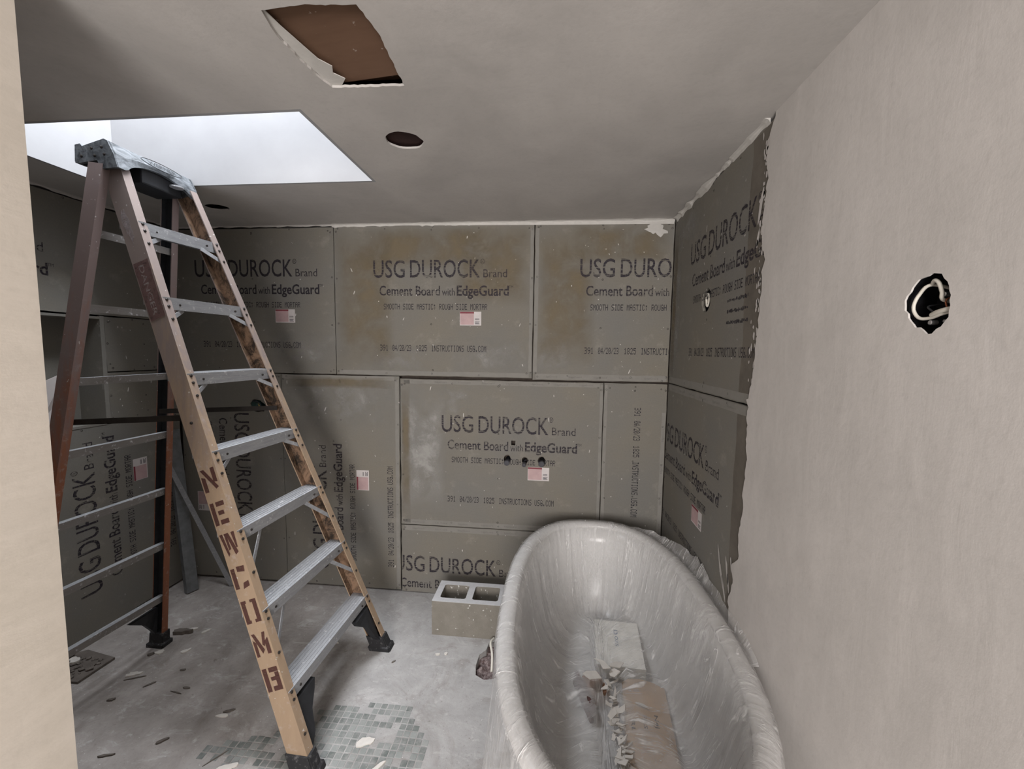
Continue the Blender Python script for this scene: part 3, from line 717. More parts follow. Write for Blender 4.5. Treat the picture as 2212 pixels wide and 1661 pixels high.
# beads of joint compound along the ceiling edge
def bead(name, pts, nrm, r, parent, m=M_BEAD):
    bm = bmesh.new(); P0 = [Vector(p) for p in pts]; L = []
    for a, b in zip(P0, P0[1:]):
        n = max(2, int((b - a).length / .02)); L += [a.lerp(b, k / n) for k in range(n)]
    L.append(P0[-1]); a1, a2 = Vector(nrm[0]), Vector(nrm[1]); rows = []
    for i, p in enumerate(L):
        s = r * (.7 + .6 * noise.noise((i * .33, r * 900, 0)) + .35 * noise.noise((i * 1.3, 5, 1))); s = max(s, r * .25)
        rows.append([bm.verts.new(p + a1 * s * x + a2 * s * y) for x, y in ((0, 0), (1.6, 0), (.75, .25), (.3, .6), (0, 1.5))])
    for q0, q1 in zip(rows, rows[1:]):
        for k in range(5): bm.faces.new([q0[k], q0[(k + 1) % 5], q1[(k + 1) % 5], q1[k]])
    bm.faces.new(rows[0]); bm.faces.new(rows[-1][::-1])
    return from_bm(name, bm, m, parent)
bead('trim_1', [(-1.34, YB - .0005, ZC), (.664, YB - .0005, ZC)], ((0, -1, 0), (0, 0, -1)), .013, None)['kind'] = 'structure'
bead('trim_2', [(-2.398, YB - .0005, ZC), (-1.34, YB - .0005, ZC)], ((0, -1, 0), (0, 0, -1)), .008, None, M_CEIL)['kind'] = 'structure'
bead('trim_3', [(XR - .0005, 2.39, ZC - .004), (XR - .0005, 1.42, ZC)], ((-1, 0, 0), (0, 0, -1)), .015, None)['kind'] = 'structure'
bead('trim_4', [(XL + .0005, .82, ZC), (XL + .0005, 2.40, ZC)], ((1, 0, 0), (0, 0, -1)), .010, None, M_CEIL)['kind'] = 'structure'
# compound blob at the top right corner of the back wall
plate('compound_patch', blob(.565, 2.235, .05, .035, 26, .35, 12), [], 0, .003, M_BEAD, wall_back, MY)
plate('compound_patch', [(-.9, 2.276), (-.3, 2.270), (.1, 2.266), (.66, 2.262), (.66, 2.289), (-1.3, 2.289), (-1.3, 2.276)], [], 0, .0025, M_BEAD, wall_back, MY)

# ------------------------------------------------------------------ setting: front wall stub (left) and the space behind the camera
wall_front = box('wall_front', (XL - .02, .60, 0), (-1.038, .74, ZC), M_JAMB); wall_front['kind'] = 'structure'
wr = plate('wall_rear', rect(XL - .25, XR + .1, -.05, ZC + .05), [rect(-.75, .45, .85, 2.05)], -.1, 0, M_WALLP, None,
           Matrix(((-1, 0, 0, 0), (0, 0, 1, YR), (0, 1, 0, 0), (0, 0, 0, 1))) @ Matrix.Scale(-1, 4, (1, 0, 0)) if False else Matrix(((1, 0, 0, 0), (0, 0, -1, YR - .1), (0, 1, 0, 0), (0, 0, 0, 1))), 'structure')
win = empty('window_2', (-.15, YR - .05, 1.45)); win['kind'] = 'structure'
for lo, hi in (((-.60, -.03, -.60), (.60, .03, -.55)), ((-.60, -.03, .55), (.60, .03, .60)), ((-.60, -.03, -.55), (-.55, .03, .55)), ((.55, -.03, -.55), (.60, .03, .55)), ((-.02, -.025, -.55), (.02, .025, .55))):
    box('window_frame', lo, hi, M_FRAME, win)

# ------------------------------------------------------------------ STEP LADDER
lad = empty('step_ladder', (-1.45, 1.58, 0)); LM = Matrix.Translation((1.45, -1.58, 0))
tag(lad, 'tall fibreglass step ladder with seven aluminium steps standing open under the skylight', 'ladder')
def part(name, bm, m, parent=None, smooth=False):
    return from_bm(name, bm, m, parent or lad, LM if parent is None else None, smooth)
def near(z): return Vector((-.821 - .375 * z, 1.290 + .086 * z, z))
def far(z): return Vector((-.810 - .367 * z, 1.925 - .072 * z, z))
def rnear(z): return Vector((-2.07 + .14 * z, 1.262 + .085 * z, z))
def rfar(z): return Vector((-2.03 + .12 * z, 1.812 - .03 * z, z))
def channel(fn, z0, z1, depth, fl, inward, back, tk=.0045):
    """C channel: web outside, flanges pointing inward (+Y or -Y); 'back' = -1 for front rails, +1 for rear legs."""
    p0, p1 = fn(z0), fn(z1); ax = (p1 - p0).normalized()
    Yv = Vector((0, 1, 0)) * inward; Yv = (Yv - ax * Yv.dot(ax)).normalized()
    X = Yv.cross(ax).normalized()
    if X.x * back < 0: X = -X
    h = fl / 2
    prof = [(0, -h), (0, h), (tk, h), (tk, -h + tk), (depth - tk, -h + tk), (depth - tk, h), (depth, h), (depth, -h)]
    bm = bmesh.new(); fs = bm_sweep(bm, prof, p0, p1, X, Yv)
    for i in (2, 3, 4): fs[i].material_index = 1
    return bm, X, Yv, ax
ZT = 2.245
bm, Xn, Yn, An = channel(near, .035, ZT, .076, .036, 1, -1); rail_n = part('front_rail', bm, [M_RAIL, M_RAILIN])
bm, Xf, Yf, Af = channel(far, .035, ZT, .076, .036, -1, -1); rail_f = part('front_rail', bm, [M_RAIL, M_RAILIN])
bm, _, _, _ = channel(rnear, .03, 2.235, .060, .030, 1, 1); leg_n = part('rear_leg', bm, [M_REAR, M_REAR])
bm, _, _, _ = channel(rfar, .03, 2.235, .060, .030, -1, 1); leg_f = part('rear_leg', bm, [M_REAR, M_CAPD])
# steps
rv = bmesh.new()
def rivet(p, d, r=.0055):
    d = Vector(d).normalized(); bm_tube(rv, [p - d * .002, p + d * .0022, p + d * .0036], [r, r, r * .55], 8)
FN = Vector((1, 0, .371)).normalized()
for k in range(7):
    z = .272 + .288 * k; pn, pf = near(z), far(z)
    y0, y1 = pn.y - .012, pf.y + .012; xf = (pn.x + pf.x) / 2 - .006
    bm = bmesh.new()
    d = .082; tk = .003; hl = .046; zt = z + .021
    prof = [(0, -hl), (0, 0), (-d, 0), (-d, -.030), (-d + tk, -.030), (-d + tk, -tk), (-tk, -tk), (-tk, -hl)]
    bm_sweep(bm, prof, (pn.x - .006, y0, zt), (pf.x - .006, y1, zt), Vector((1, 0, 0)), Vector((0, 0, 1)))
    for g in range(5):                       # tread ribs
        gx = -.012 - g * .0145
        bm_sweep(bm, [(gx, 0), (gx, .0018), (gx - .005, .0018), (gx - .005, 0)], (pn.x - .006, y0 + .01, zt), (pf.x - .006, y1 - .01, zt), Vector((1, 0, 0)), Vector((0, 0, 1)))
    part('step', bm, M_ALU)
    for fnx, sgn in ((near, 1), (far, -1)):
        rivet(fnx(z + .012) + FN * .001, FN); rivet(fnx(z - .014) + FN * .001, FN)
        q = fnx(z); rivet(Vector((q.x - .0035, q.y + sgn * .055, z - .004)), (1, 0, 0), .0048)
        # knee braces under the step
        low = k < 3
        a = Vector((q.x - .012, q.y + sgn * (.075 if not low else .115), z - .024)); dz = .062 if not low else .135
        qq = fnx(z - dz); b = Vector((qq.x - .010, qq.y + sgn * .004, z - dz))
        rivet(fnx(z - dz) + FN * .001, FN)
        if k == 0: continue
        bb = bmesh.new(); ax = (b - a).normalized(); S = ax.cross(Vector((1, 0, 0))).normalized(); T = ax.cross(S)
        bm_sweep(bb, [(-.008, -.0015), (.008, -.0015), (.008, .0015), (-.008, .0015)], a - ax * .004, b + ax * .004, S, T)
        part('knee_brace', bb, M_ALU)
# rear rungs
for k in range(7):
    z = .262 + .286 * k; a, b = rnear(z), rfar(z)
    bm = bmesh.new(); prof = [(0, 0), (.026, 0), (.026, -.004), (.004, -.004), (.004, -.030), (0, -.030)]
    bm_sweep(bm, prof, (a.x + .045, a.y - .01, z + .012), (b.x + .045, b.y + .01, z + .012), Vector((-1, 0, 0)), Vector((0, 0, 1)))
    bm.faces.ensure_lookup_table(); bm.faces[0].material_index = 1  # lighter metal on the top face imitates light from above
    part('rear_rung', bm, [M_RUNG, M_ALU])
# spreaders
def flat_bar(name, a, b, h, t, m):
    a, b = Vector(a), Vector(b); ax = (b - a).normalized(); S = Vector((0, 1, 0)); S = (S - ax * S.dot(ax)).normalized(); T = ax.cross(S)
    bm = bmesh.new(); bm_sweep(bm, [(-t, -h), (t, -h), (t, h), (-t, h)], a, b, S, T); return part(name, bm, m)
a = rnear(1.245); b = near(1.275); flat_bar('spreader', (a.x + .02, a.y + .020, 1.245), (b.x - .04, b.y + .014, 1.278), .011, .002, M_STEEL)
a = rfar(1.235); b = far(1.25); flat_bar('spreader', (a.x + .02, a.y - .020, 1.235), (b.x - .04, b.y - .014, 1.258), .011, .002, M_STEEL)
for q in (near(1.275), far(1.25)):
    rivet(q + Xn * .038 + Vector((0, -.0195 if q.y < 1.6 else .0195, 0)), (0, -1 if q.y < 1.6 else 1, 0))
# diagonal brace plates at the foot of the front rails
for fnx, sgn in ((near, 1), (far, -1)):
    bm = bmesh.new(); q = fnx(.23); w = fnx(.06)
    pts = [(q.x - .012, q.y + sgn * .012, .235), (q.x - .010, q.y + sgn * .135, .235), (q.x - .002, q.y + sgn * .120, .205), (q.x + .018, q.y + sgn * .07, .165), (w.x - .020, q.y + sgn * .045, .10), (w.x - .012, q.y + sgn * .012, .06)]
    f = bm.faces.new([bm.verts.new(p) for p in pts]); g = bmesh.ops.extrude_face_region(bm, geom=[f])
    for v in [x for x in g['geom'] if isinstance(x, bmesh.types.BMVert)]: v.co.x -= .03
    part('foot_brace', bm, M_CAPD)
    bm = bmesh.new(); q = rfar(.2) if sgn < 0 else rnear(.2); w = rfar(.05) if sgn < 0 else rnear(.05)
    pts = [(q.x + .03, q.y + sgn * .010, .215), (q.x + .03, q.y + sgn * .15, .215), (q.x + .028, q.y + sgn * .08, .165), (w.x + .03, q.y + sgn * .03, .10), (w.x + .03, q.y + sgn * .01, .06)]
    f = bm.faces.new([bm.verts.new(p) for p in pts]); g = bmesh.ops.extrude_face_region(bm, geom=[f])
    for v in [x for x in g['geom'] if isinstance(x, bmesh.types.BMVert)]: v.co.x -= .02
    part('foot_brace', bm, M_CAPD)
# rubber feet
for fnx, dep, fl, back in ((near, .082, .044, -1), (far, .082, .044, -1), (rnear, .066, .038, 1), (rfar, .066, .038, 1)):
    bm = bmesh.new(); rows = []
    for z, g in ((0.0, .012), (.018, .012), (.024, .004), (.075, .003)):
        q = fnx(max(z, 0)); x0, x1 = (q.x - dep, q.x + .006) if back < 0 else (q.x - .006, q.x + dep)
        rows.append([bm.verts.new(p) for p in ((x0 - g, q.y - fl / 2 - g, z), (x1 + g, q.y - fl / 2 - g, z), (x1 + g, q.y + fl / 2 + g, z), (x0 - g, q.y + fl / 2 + g, z))])
    for r1, r2 in zip(rows, rows[1:]):
        for i in range(4): bm.faces.new([r1[i], r1[(i + 1) % 4], r2[(i + 1) % 4], r2[i]])
    bm.faces.new(rows[0][::-1]); bm.faces.new(rows[-1])
    bmesh.ops.bevel(bm, geom=[e for e in bm.edges if abs(e.verts[0].co.z - e.verts[1].co.z) > .01], offset=.004, segments=2, affect='EDGES')
    part('rubber_foot', bm, M_RUB)
# top cap
bm = bmesh.new()
CY0, CY1 = 1.442, 1.795
sec = [(-1.818, 2.236), (-1.812, 2.300), (-1.790, 2.304), (-1.782, 2.295), (-1.760, 2.300), (-1.690, 2.318), (-1.676, 2.312), (-1.652, 2.262), (-1.636, 2.214), (-1.650, 2.214), (-1.664, 2.250), (-1.688, 2.290), (-1.76, 2.282), (-1.80, 2.285), (-1.808, 2.236)]
NS = 28; rows = []
for i in range(NS + 1):
    t = i / NS; y = CY0 + (CY1 - CY0) * t; e = 1 - abs(2 * t - 1) ** 6
    arch = math.sin(math.pi * min(1, max(0, (t - .10) / .80)))
    row = []
    for j, (x, z) in enumerate(sec):
        zz = z
        if j in (8, 9): zz = z + .052 * arch ** .6
        if j in (7, 10): zz = z + .018 * arch ** .6
        if j in (8, 9): x = x - .018 * arch ** .6
        if j in (0, 14): zz = z + .02 * arch
        if j in (4, 5): zz = z - .012 * (1 - e)
        row.append(bm.verts.new((x, y, zz)))
    rows.append(row)
for a, b in zip(rows, rows[1:]):
    for k in range(len(sec)):
        k2 = (k + 1) % len(sec); f = bm.faces.new([a[k], a[k2], b[k2], b[k]])
        if k in (9, 10, 11, 12, 13): f.material_index = 1
cap = part('top_cap', bm, [M_CAP, M_CAPD])
# end plates of the cap with stepped lower edge
for y, s in ((CY0, -1), (CY1, 1)):
    pl = [(-1.816, 2.240), (-1.812, 2.300), (-1.790, 2.304), (-1.782, 2.294), (-1.760, 2.300), (-1.690, 2.318), (-1.676, 2.312), (-1.652, 2.262), (-1.638, 2.214), (-1.700, 2.210), (-1.712, 2.220), (-1.722, 2.242), (-1.806, 2.232)]
    bm = bm_plate(pl, [], -.008, .003)
    for v in bm.verts: v.co = Vector((v.co.x, y + s * v.co.z, v.co.y))
    o = from_bm('end_plate', bm, M_CAP, cap)
    bm = bmesh.new()
    for x, z in ((-1.742, 2.285), (-1.700, 2.288), (-1.730, 2.258), (-1.690, 2.262), (-1.786, 2.258)):
        bm_tube(bm, [(x, y + s * .001, z), (x, y + s * .005, z), (x, y + s * .0065, z)], [.0055, .0055, .003], 10)
    from_bm('cap_rivets', bm, M_STEEL, cap)['kind'] = 'stuff'
# oval name plate on the sloped front of the cap
cx_, cz_ = -1.6545, 2.2925; nx_ = Vector((.050, 0, .024)).normalized(); vx = Vector((-.024, 0, .050)).normalized()
bm = bmesh.new(); ring = []
for q in ((1, 0), (.93, .002), (.86, 0)):
    ring.append([bm.verts.new(Vector((cx_, 1.635, cz_)) + Vector((0, 1, 0)) * .092 * math.cos(t) * (1 - (1 - q[0]) * .25) + vx * .019 * math.sin(t) * q[0] + nx_ * (q[1] + .0015)) for t in [2 * math.pi * k / 40 for k in range(40)]])
for a, b in zip(ring, ring[1:]):
    for k in range(40): bm.faces.new([a[k], a[(k + 1) % 40], b[(k + 1) % 40], b[k]])
from_bm('oval_rim', bm, M_CAPD, cap)
bm = bmesh.new(); bm_text(bm, 'WERNER', -.062, .062, -.008, .016, .012)
Mx = Matrix((( 0, vx.x, nx_.x, cx_ + nx_.x * .0022), (1, vx.y, nx_.y, 1.635), (0, vx.z, nx_.z, cz_ + nx_.z * .0022), (0, 0, 0, 1)))
from_bm('embossed_name', bm, M_CAPD, cap, Mx)
# tray lip and bracket under the cap
bm = bmesh.new(); bm_box(bm, (-1.79, 1.56, 2.205), (-1.67, 1.74, 2.275), .006); from_bm('tool_holder', bm, M_CAPD, cap)
bm = bmesh.new(); bm_tube(bm, [(-1.655, 1.70, 2.243), (-1.655, 1.70, 2.237), (-1.655, 1.70, 2.235)], [.026, .026, .02], 20); from_bm('magnet_disc', bm, M_ALU, cap)
part('rivets', rv, M_STEEL)['kind'] = 'stuff'

# stencilled letters and stickers on the outside of the near rail
def rail_frame(z):
    p = near(z); o = p + Xn * .0 - Yn * .0186
    return Matrix(((-Xn.x, An.x, -Yn.x, o.x), (-Xn.y, An.y, -Yn.y, o.y), (-Xn.z, An.z, -Yn.z, o.z), (0, 0, 0, 1)))
STEN = {'N': [[(0, 0), (.26, 0), (.26, .62), (0, .70)], [(.05, 1), (.30, 1), (.98, .12), (.78, .05)], [(.74, .38), (1, .34), (1, 1), (.74, 1)]],
        'E': [[(0, 0), (.26, 0), (.26, 1), (0, 1)], [(.40, .80), (.95, .80), (.95, 1), (.40, 1)], [(.40, .42), (.80, .42), (.80, .60), (.40, .60)], [(.40, 0), (.95, 0), (.95, .2), (.40, .2)]],
        'W': [[(0, 1), (.20, 1), (.34, .1), (.22, 0)], [(.30, 1), (.46, 1), (.50, .3), (.36, .25)], [(.42, 1), (.60, 1), (.92, .1), (.70, 0)], [(.78, 1), (1, 1), (.96, .3), (.86, .3)]],
        'C': [[(0, .05), (.26, .05), (.26, .95), (0, .95)], [(.42, .78), (.90, .72), (.95, .98), (.42, 1)], [(.50, 0), (.95, .08), (.95, .32), (.60, .26)]],
        'O': [[(0, 0), (.34, 0), (.34, .14), (.26, .14), (.26, .88), (.34, .88), (.34, 1), (0, 1)], [(.60, 0), (1, 0), (1, 1), (.60, 1), (.60, .88), (.74, .88), (.74, .14), (.60, .14)]],
        'M': [[(0, 0), (.20, 0), (.20, .60), (0, .75)], [(.02, 1), (.22, 1), (.62, .25), (.44, .10)], [(.56, .48), (.72, 1), (.92, 1), (.70, .38)], [(.75, .05), (1, .05), (1, .75), (.75, .6)]],
        'B': [[(0, 0), (.28, 0), (.28, 1), (0, 1)], [(.42, .80), (1, .80), (1, 1), (.42, 1)], [(.74, .58), (1, .58), (1, .78), (.74, .78)], [(.42, .44), (1, .44), (1, .60), (.42, .60)], [(.72, .2), (1, .2), (1, .44), (.72, .44)], [(.42, 0), (1, 0), (1, .2), (.42, .2)]]}
for ch, zz in zip('NEWCOMB', (1.065, .945, .832, .712, .592, .475, .352)):
    bm = bmesh.new()
    for pl in STEN[ch]:
        bm.faces.new([bm.verts.new((-.070 + .062 * x, -.043 + .086 * y, .0004)) for x, y in pl])
    o = from_bm('stencil_letter', bm, M_STENCIL, rail_n, rail_frame(zz)); o['label'] = 'brown stencilled letter ' + ch
bm = bm_plate(rough_rect(-.071, -.006, -.115, .115, .02, .001), [], 0, .0004); o = from_bm('warning_label', bm, M_RLAB, rail_n, rail_frame(1.77)); o['label'] = 'worn reddish brown warning sticker'
bm = bmesh.new(); bm_text(bm, 'DANGER', -.10, .10, -.052, .022, .01); place(bm, (0, 0), -90)
for v in bm.verts: v.co = (v.co.x , v.co.y, .0007)
from_bm('faded_lettering', bm, mat('faded_white', lambda n: n.blend(n.ramp(n.noise(n.obj(), 60, 4, .7), (.35, .05), (.6, .6)), n.clear(), n.bsdf((.42, .38, .37), .7))), o)
bm = bm_plate(blob(-.045, 0, .014, .062, 26, .3, 17), [], 0, .0004); from_bm('scuffed_sticker', bm, mat('scuffed_pale', lambda n: n.blend(n.ramp(n.noise(n.obj(), 50, 4, .7), (.35, .0), (.6, .7)), n.clear(), n.bsdf((.36, .31, .31), .7))), rail_n, rail_frame(2.02))

# ------------------------------------------------------------------ BATHTUB
TX, TY, TA, TB, TN = .237, 1.497, .408, .776, 2.5
def oval(t, inset, n=TN):
    c, s = math.cos(t), math.sin(t)
    return (TX + (TA - inset) * math.copysign(abs(c) ** (2 / n), c), TY + (TB - inset) * math.copysign(abs(s) ** (2 / n), s))
def bm_rings(rings, seg=96, close=True, cap0=False, cap1=False):
    bm = bmesh.new(); R_ = []
    for ins, z in rings: R_.append([bm.verts.new((*oval(2 * math.pi * k / seg, ins), z)) for k in range(seg)])
    pr = list(zip(R_, R_[1:])) + ([(R_[-1], R_[0])] if close else [])
    for a, b in pr:
        for k in range(seg): bm.faces.new([a[k], a[(k + 1) % seg], b[(k + 1) % seg], b[k]])
    if cap0: bm.faces.new(R_[0][::-1])
    if cap1: bm.faces.new(R_[-1])
    return bm
tub = empty('bathtub', (TX, TY, 0)); tag(tub, 'white oval freestanding bathtub wrapped in plastic beside the plastered wall', 'bathtub')
TM_ = Matrix.Translation((-TX, -TY, 0))
prof_in = [(.060, .575), (.075, .50), (.100, .37), (.140, .24), (.185, .175), (.24, .15), (.33, .145)]
from_bm('shell', bm_rings([(.17, 0.0), (.15, .03), (.11, .12), (.065, .34), (.035, .52), (.028, .575)] + prof_in, close=False, cap0=True, cap1=True), M_TUB, tub, TM_, True)
from_bm('rolled_rim', bm_rings([(.030 + .030 * math.cos(t) * -1, .580 + .020 * math.sin(t)) for t in [2 * math.pi * k / 14 for k in range(14)]]), M_TUB, tub, TM_, True)
bm = bmesh.new(); bm_tube(bm, [(.237 - TX, 1.30 - TY, .146), (.237 - TX, 1.30 - TY, .150)], .03, 20); from_bm('drain', bm, M_SCRW, tub)
# drain pipe in the floor hole
bm = bmesh.new(); bm_tube(bm, spline([(-.262, 1.86, -.03), (-.268, 1.92, .012), (-.285, 1.98, .03), (-.275, 2.03, .02)]), .006, 8)
tag(from_bm('supply_tube', bm, M_CABLE, None, None, True), 'thin pale tube curling out of the broken floor hole', 'tube')
bm = bmesh.new(); bm_tube(bm, [(-.235, 1.955, -.05), (-.235, 1.955, .03), (-.235, 1.955, .034)], [.028, .028, .022], 20)
tag(from_bm('drain_pipe', bm, M_PIPE, None, None, True), 'short grey drain pipe in the broken floor hole by the tub', 'pipe')

# contents of the tub
def carton(name, cx, cy, z0, sx, sy, sz, rz, m, label, tilt=(0, 0), cat='box'):
    e = empty(name, (cx, cy, z0)); e.rotation_euler = (tilt[0], tilt[1], rz); tag(e, label, cat)
    bm = bmesh.new(); bm_box(bm, (-sx / 2, -sy / 2, 0), (sx / 2, sy / 2, sz), .003); from_bm('carton_body', bm, m, e)
    return e
wb = carton('white_carton', .330, 1.80, .165, .205, .285, .06, -.07, M_WCARD, 'flat white carton with blue print under the plastic in the tub', (.03, -.02))
bm = bmesh.new(); bm_text(bm, 'D', -.048, -.018, -.009, .018, .03); bm_text(bm, 'OXS', -.008, .055, -.007, .014, .01); place(bm, (-.005, .03), -90)
from_bm('printed_word', bm, M_BLUE, wb, Matrix.Translation((0, 0, .0605)))
bm = bmesh.new(); bm_box(bm, (-.1035, -.1435, .052), (.1035, -.1415, .0608)); from_bm('lid_flap', bm, M_WCARD, wb)
tb = carton('brown_carton', .375, 1.385, .157, .165, .40, .055, -.10, M_TCARD, 'long brown cardboard carton with black stamped letters lying in the tub', (.0, .0))
for s, u, v in (('N4J', .030, .035), ('PCS', -.012, .025), ('RL', -.055, .0)):
    bm = bmesh.new(); bm_text(bm, s, -.026, .026, -.007, .014, .005); place(bm, (u, v), -90)
    from_bm('stamped_letters', bm, M_INK2, tb, Matrix.Translation((0, 0, .0555)))
bm = bm_plate([(-.0825, .2), (-.06, .222), (-.01, .232), (.04, .222), (.0825, .2)], [], .02, .050); from_bm('end_flap', bm, M_TCARD, tb)
oc = carton('orange_carton', .205, 1.575, .157, .075, .10, .05, .35, M_OCARD, 'small orange-brown carton piece under the white flakes in the tub')
dc = carton('dark_carton_strip', .150, 1.53, .158, .014, .19, .055, .30, simple('dark_red_card', (.10, .05, .045), .8), 'narrow dark red cardboard strip at the left side of the tub', (0, .2), 'cardboard')

# broken white plaster pieces lying in the tub
def flake(name, pts, z, m, label, cat, tilt=(0, 0), th=.003, group=None, loc=None, rz=0.0):
    bm = bm_plate(pts, [], 0, th); o = from_bm(name, bm, m)
    o.location = (loc[0], loc[1], z); o.rotation_euler = (tilt[0], tilt[1], rz); tag(o, label, cat, group); return o
R = random.Random(5)
def shard(L, Wd, seed):
    q = random.Random(seed); return [(-L / 2, q.uniform(-.4, .2) * Wd), (L * q.uniform(-.1, .3), -Wd * q.uniform(.4, .9)), (L / 2, q.uniform(-.5, .5) * Wd), (L * q.uniform(-.1, .3), Wd * q.uniform(.1, .6)), (-L * .35, Wd * q.uniform(.3, .9))]
SPOT = [(.235, 1.615, .085, .028, 2.2, 'pointed white plaster shard at the far end of the pile in the tub'), (.185, 1.555, .075, .05, 1.2, 'largest triangular white plaster shard on the orange carton in the tub'),
        (.295, 1.625, .085, .022, .75, 'slim white plaster shard reaching toward the white carton'), (.275, 1.585, .05, .035, 1.5, 'blocky white plaster piece beside the far end of the brown carton')]
for i, (x, y, L, Wd, rz, lb) in enumerate(SPOT):
    flake('plaster_shard', shard(L, Wd, i + 60), .262 - .004 * i, M_FLAKE, lb, 'plaster piece', (R.uniform(-.25, .25), R.uniform(-.25, .25)), loc=(x, y), rz=rz, group='plaster shards in the tub')
for i in range(38):
    t = i / 37; x = .262 + .010 * math.sin(i * 2.1) + R.uniform(-.018, .018); y = 1.57 - .34 * t + R.uniform(-.01, .01)
    flake('plaster_shard', shard(R.uniform(.025, .06), R.uniform(.010, .022), i), .205 + R.uniform(0, .03), M_FLAKE, 'small white plaster shard in the narrow heap beside the brown carton', 'plaster piece',
          (R.uniform(-.5, .5), R.uniform(-.5, .5)), loc=(x, y), rz=R.uniform(-1.2, 2.2), group='heap of plaster shards in the tub')
flake('plaster_chip', blob(0, 0, .020, .006, 14, .15, 3), .2195, M_FLAKE, 'oval white plaster chip lying on the brown carton', 'plaster piece', loc=(.365, 1.475), rz=-.35)

# plastic sheet over the tub
def tub_z(ins):
    P_ = prof_in
    if ins <= P_[0][0]: return P_[0][1]
    for (a, za), (b, zb) in zip(P_, P_[1:]):
        if ins <= b: return za + (zb - za) * (ins - a) / (b - a)
    return P_[-1][1]
BX = [(.330, 1.80, .105, .145, -.07, .236, .70), (.375, 1.395, .085, .215, -.10, .222, 1.0), (.205, 1.575, .038, .052, .35, .216, 1.1), (.150, 1.53, .01, .095, .30, .222, 1.3)]
def drape(x, y, z):
    for cx, cy, hx, hy, rz, top, sl in BX:
        dx, dy = x - cx, y - cy; a = dx * math.cos(rz) + dy * math.sin(rz); b = -dx * math.sin(rz) + dy * math.cos(rz)
        d = math.hypot(max(0, abs(a) - hx), max(0, abs(b) - hy)); tz = top
        z = max(z, tz - d * sl)
    return z
SEG = 288; rows = []
bm = bmesh.new(); uvl = bm.loops.layers.uv.new('UVMap')
ST = [('in', .36), ('in', .31), ('in', .26), ('in', .22), ('in', .195), ('in', .17), ('in', .15), ('in', .13), ('in', .115), ('in', .10), ('in', .09), ('in', .08), ('in', .07), ('in', .064),
      ('rim', math.pi * .97), ('rim', math.pi * .82), ('rim', math.pi * .66), ('rim', math.pi * .5), ('rim', math.pi * .34), ('rim', math.pi * .18), ('rim', 0.0), ('rim', -.25)] + [('out', k / 13) for k in range(1, 14)]
for j, (kind, v) in enumerate(ST):
    row = []
    for k in range(SEG):
        t = 2 * math.pi * k / SEG; c, s = math.cos(t), math.sin(t)
        w = noise.noise((c * 5 + 3, s * 9, j * .10)); w2 = noise.noise((c * 16, s * 28, j * .22 + 5)); w3 = noise.noise((k * .45, j * .16, 11.0))
        if kind == 'in':
            ins = v + .010 + .005 * w2 * (v < .2); x, y = oval(t, ins if v < .2 else v); z = tub_z(v) + .010 + .010 * max(0, w) + .006 * w3
            if v > .12: z += .022 * max(0, w) * min(1, (v - .1) / .08)
            z = drape(x, y, z) + .004 * w2 + .003 * w3
            ph = math.atan2(y - 1.66, x - .20); rd = math.hypot(y - 1.66, x - .20)      # folds gathered at the carton corner
            fold = abs(math.sin(ph * 4.5 + 1.2 * noise.noise((ph * 2, rd * 3, 0)))) ** 9
            z += .032 * fold * min(1, rd / .15) * (v > .075)
            x += .006 * w3; y += .006 * w2
        elif kind == 'rim':
            rx = .036 + .002 * w2 + .0006 * w3; ins = .030 - rx * math.cos(v); z = .580 + (.0265 + .002 * w2 + .0006 * w3) * math.sin(v); x, y = oval(t, ins)
        else:
            fl = max(0.0, -c) ** .8                     # the free side of the tub faces left
            nearside = max(0, min(1, (1.50 - (TY + TB * s)) / .35))
            bot = .03 if fl > .15 else .30
            z = .572 - (.572 - bot) * v
            ins = -.008 + .030 * v - fl * (.012 * v + (.115 * nearside) * v ** 1.3) + .010 * w * v + .012 * w3 * v ** .8 * (fl > .1)
            x, y = oval(t, ins)
            if fl > .2 and .45 < s < .95 and v < .5: ins = -.03 * math.sin(v * 6.2) * (1 + w3); x -= .045 * math.sin(v * 6.2)
            x = min(x, XR - .006 + .0 * w); y = min(y, YB - .02)
        x = min(x, XR - .007)
        row.append(bm.verts.new((x, y, z)))
    rows.append(row)
for j, (a, b) in enumerate(zip(rows, rows[1:])):
    for k in range(SEG):
        f = bm.faces.new([a[k], a[(k + 1) % SEG], b[(k + 1) % SEG], b[k]])
        for lp, (kk, jj) in zip(f.loops, ((k, j), (k + 1, j), (k + 1, j + 1), (k, j + 1))): lp[uvl].uv = (kk / SEG * 4.0, jj / 34.0 * 1.2)
# loose edge of the sheet standing up against the plastered wall
fl = []
for i in range(60):
    t = i / 59; y = 2.24 - .98 * t; env = math.sin(math.pi * t) ** .5
    hgt = env * (.055 + .035 * noise.noise((y * 7, 3, 0)) + .02 * noise.noise((y * 25, 1, 0)))
    ang = math.asin(max(-1, min(1, (y - TY) / (TB + .004)))); cc = max(0, 1 - abs((y - TY) / (TB + .004)) ** TN) ** (1 / TN); xo = min(TX + (TA + .004) * cc, XR - .010)
    xt = min(xo + .03, XR - .006)
    fl.append([bm.verts.new((xo + (xt - xo) * q + .004 * noise.noise((y * 30, q * 4, 9)) * (q < .9), y, .578 + hgt * q)) for q in (0, .3, .65, 1)])
for a_, b_ in zip(fl, fl[1:]):
    for k in range(3):
        f = bm.faces.new([a_[k], a_[k + 1], b_[k + 1], b_[k]])
        for lp in f.loops: lp[uvl].uv = (lp.vert.co.y * 1.3, lp.vert.co.z * 2.0)
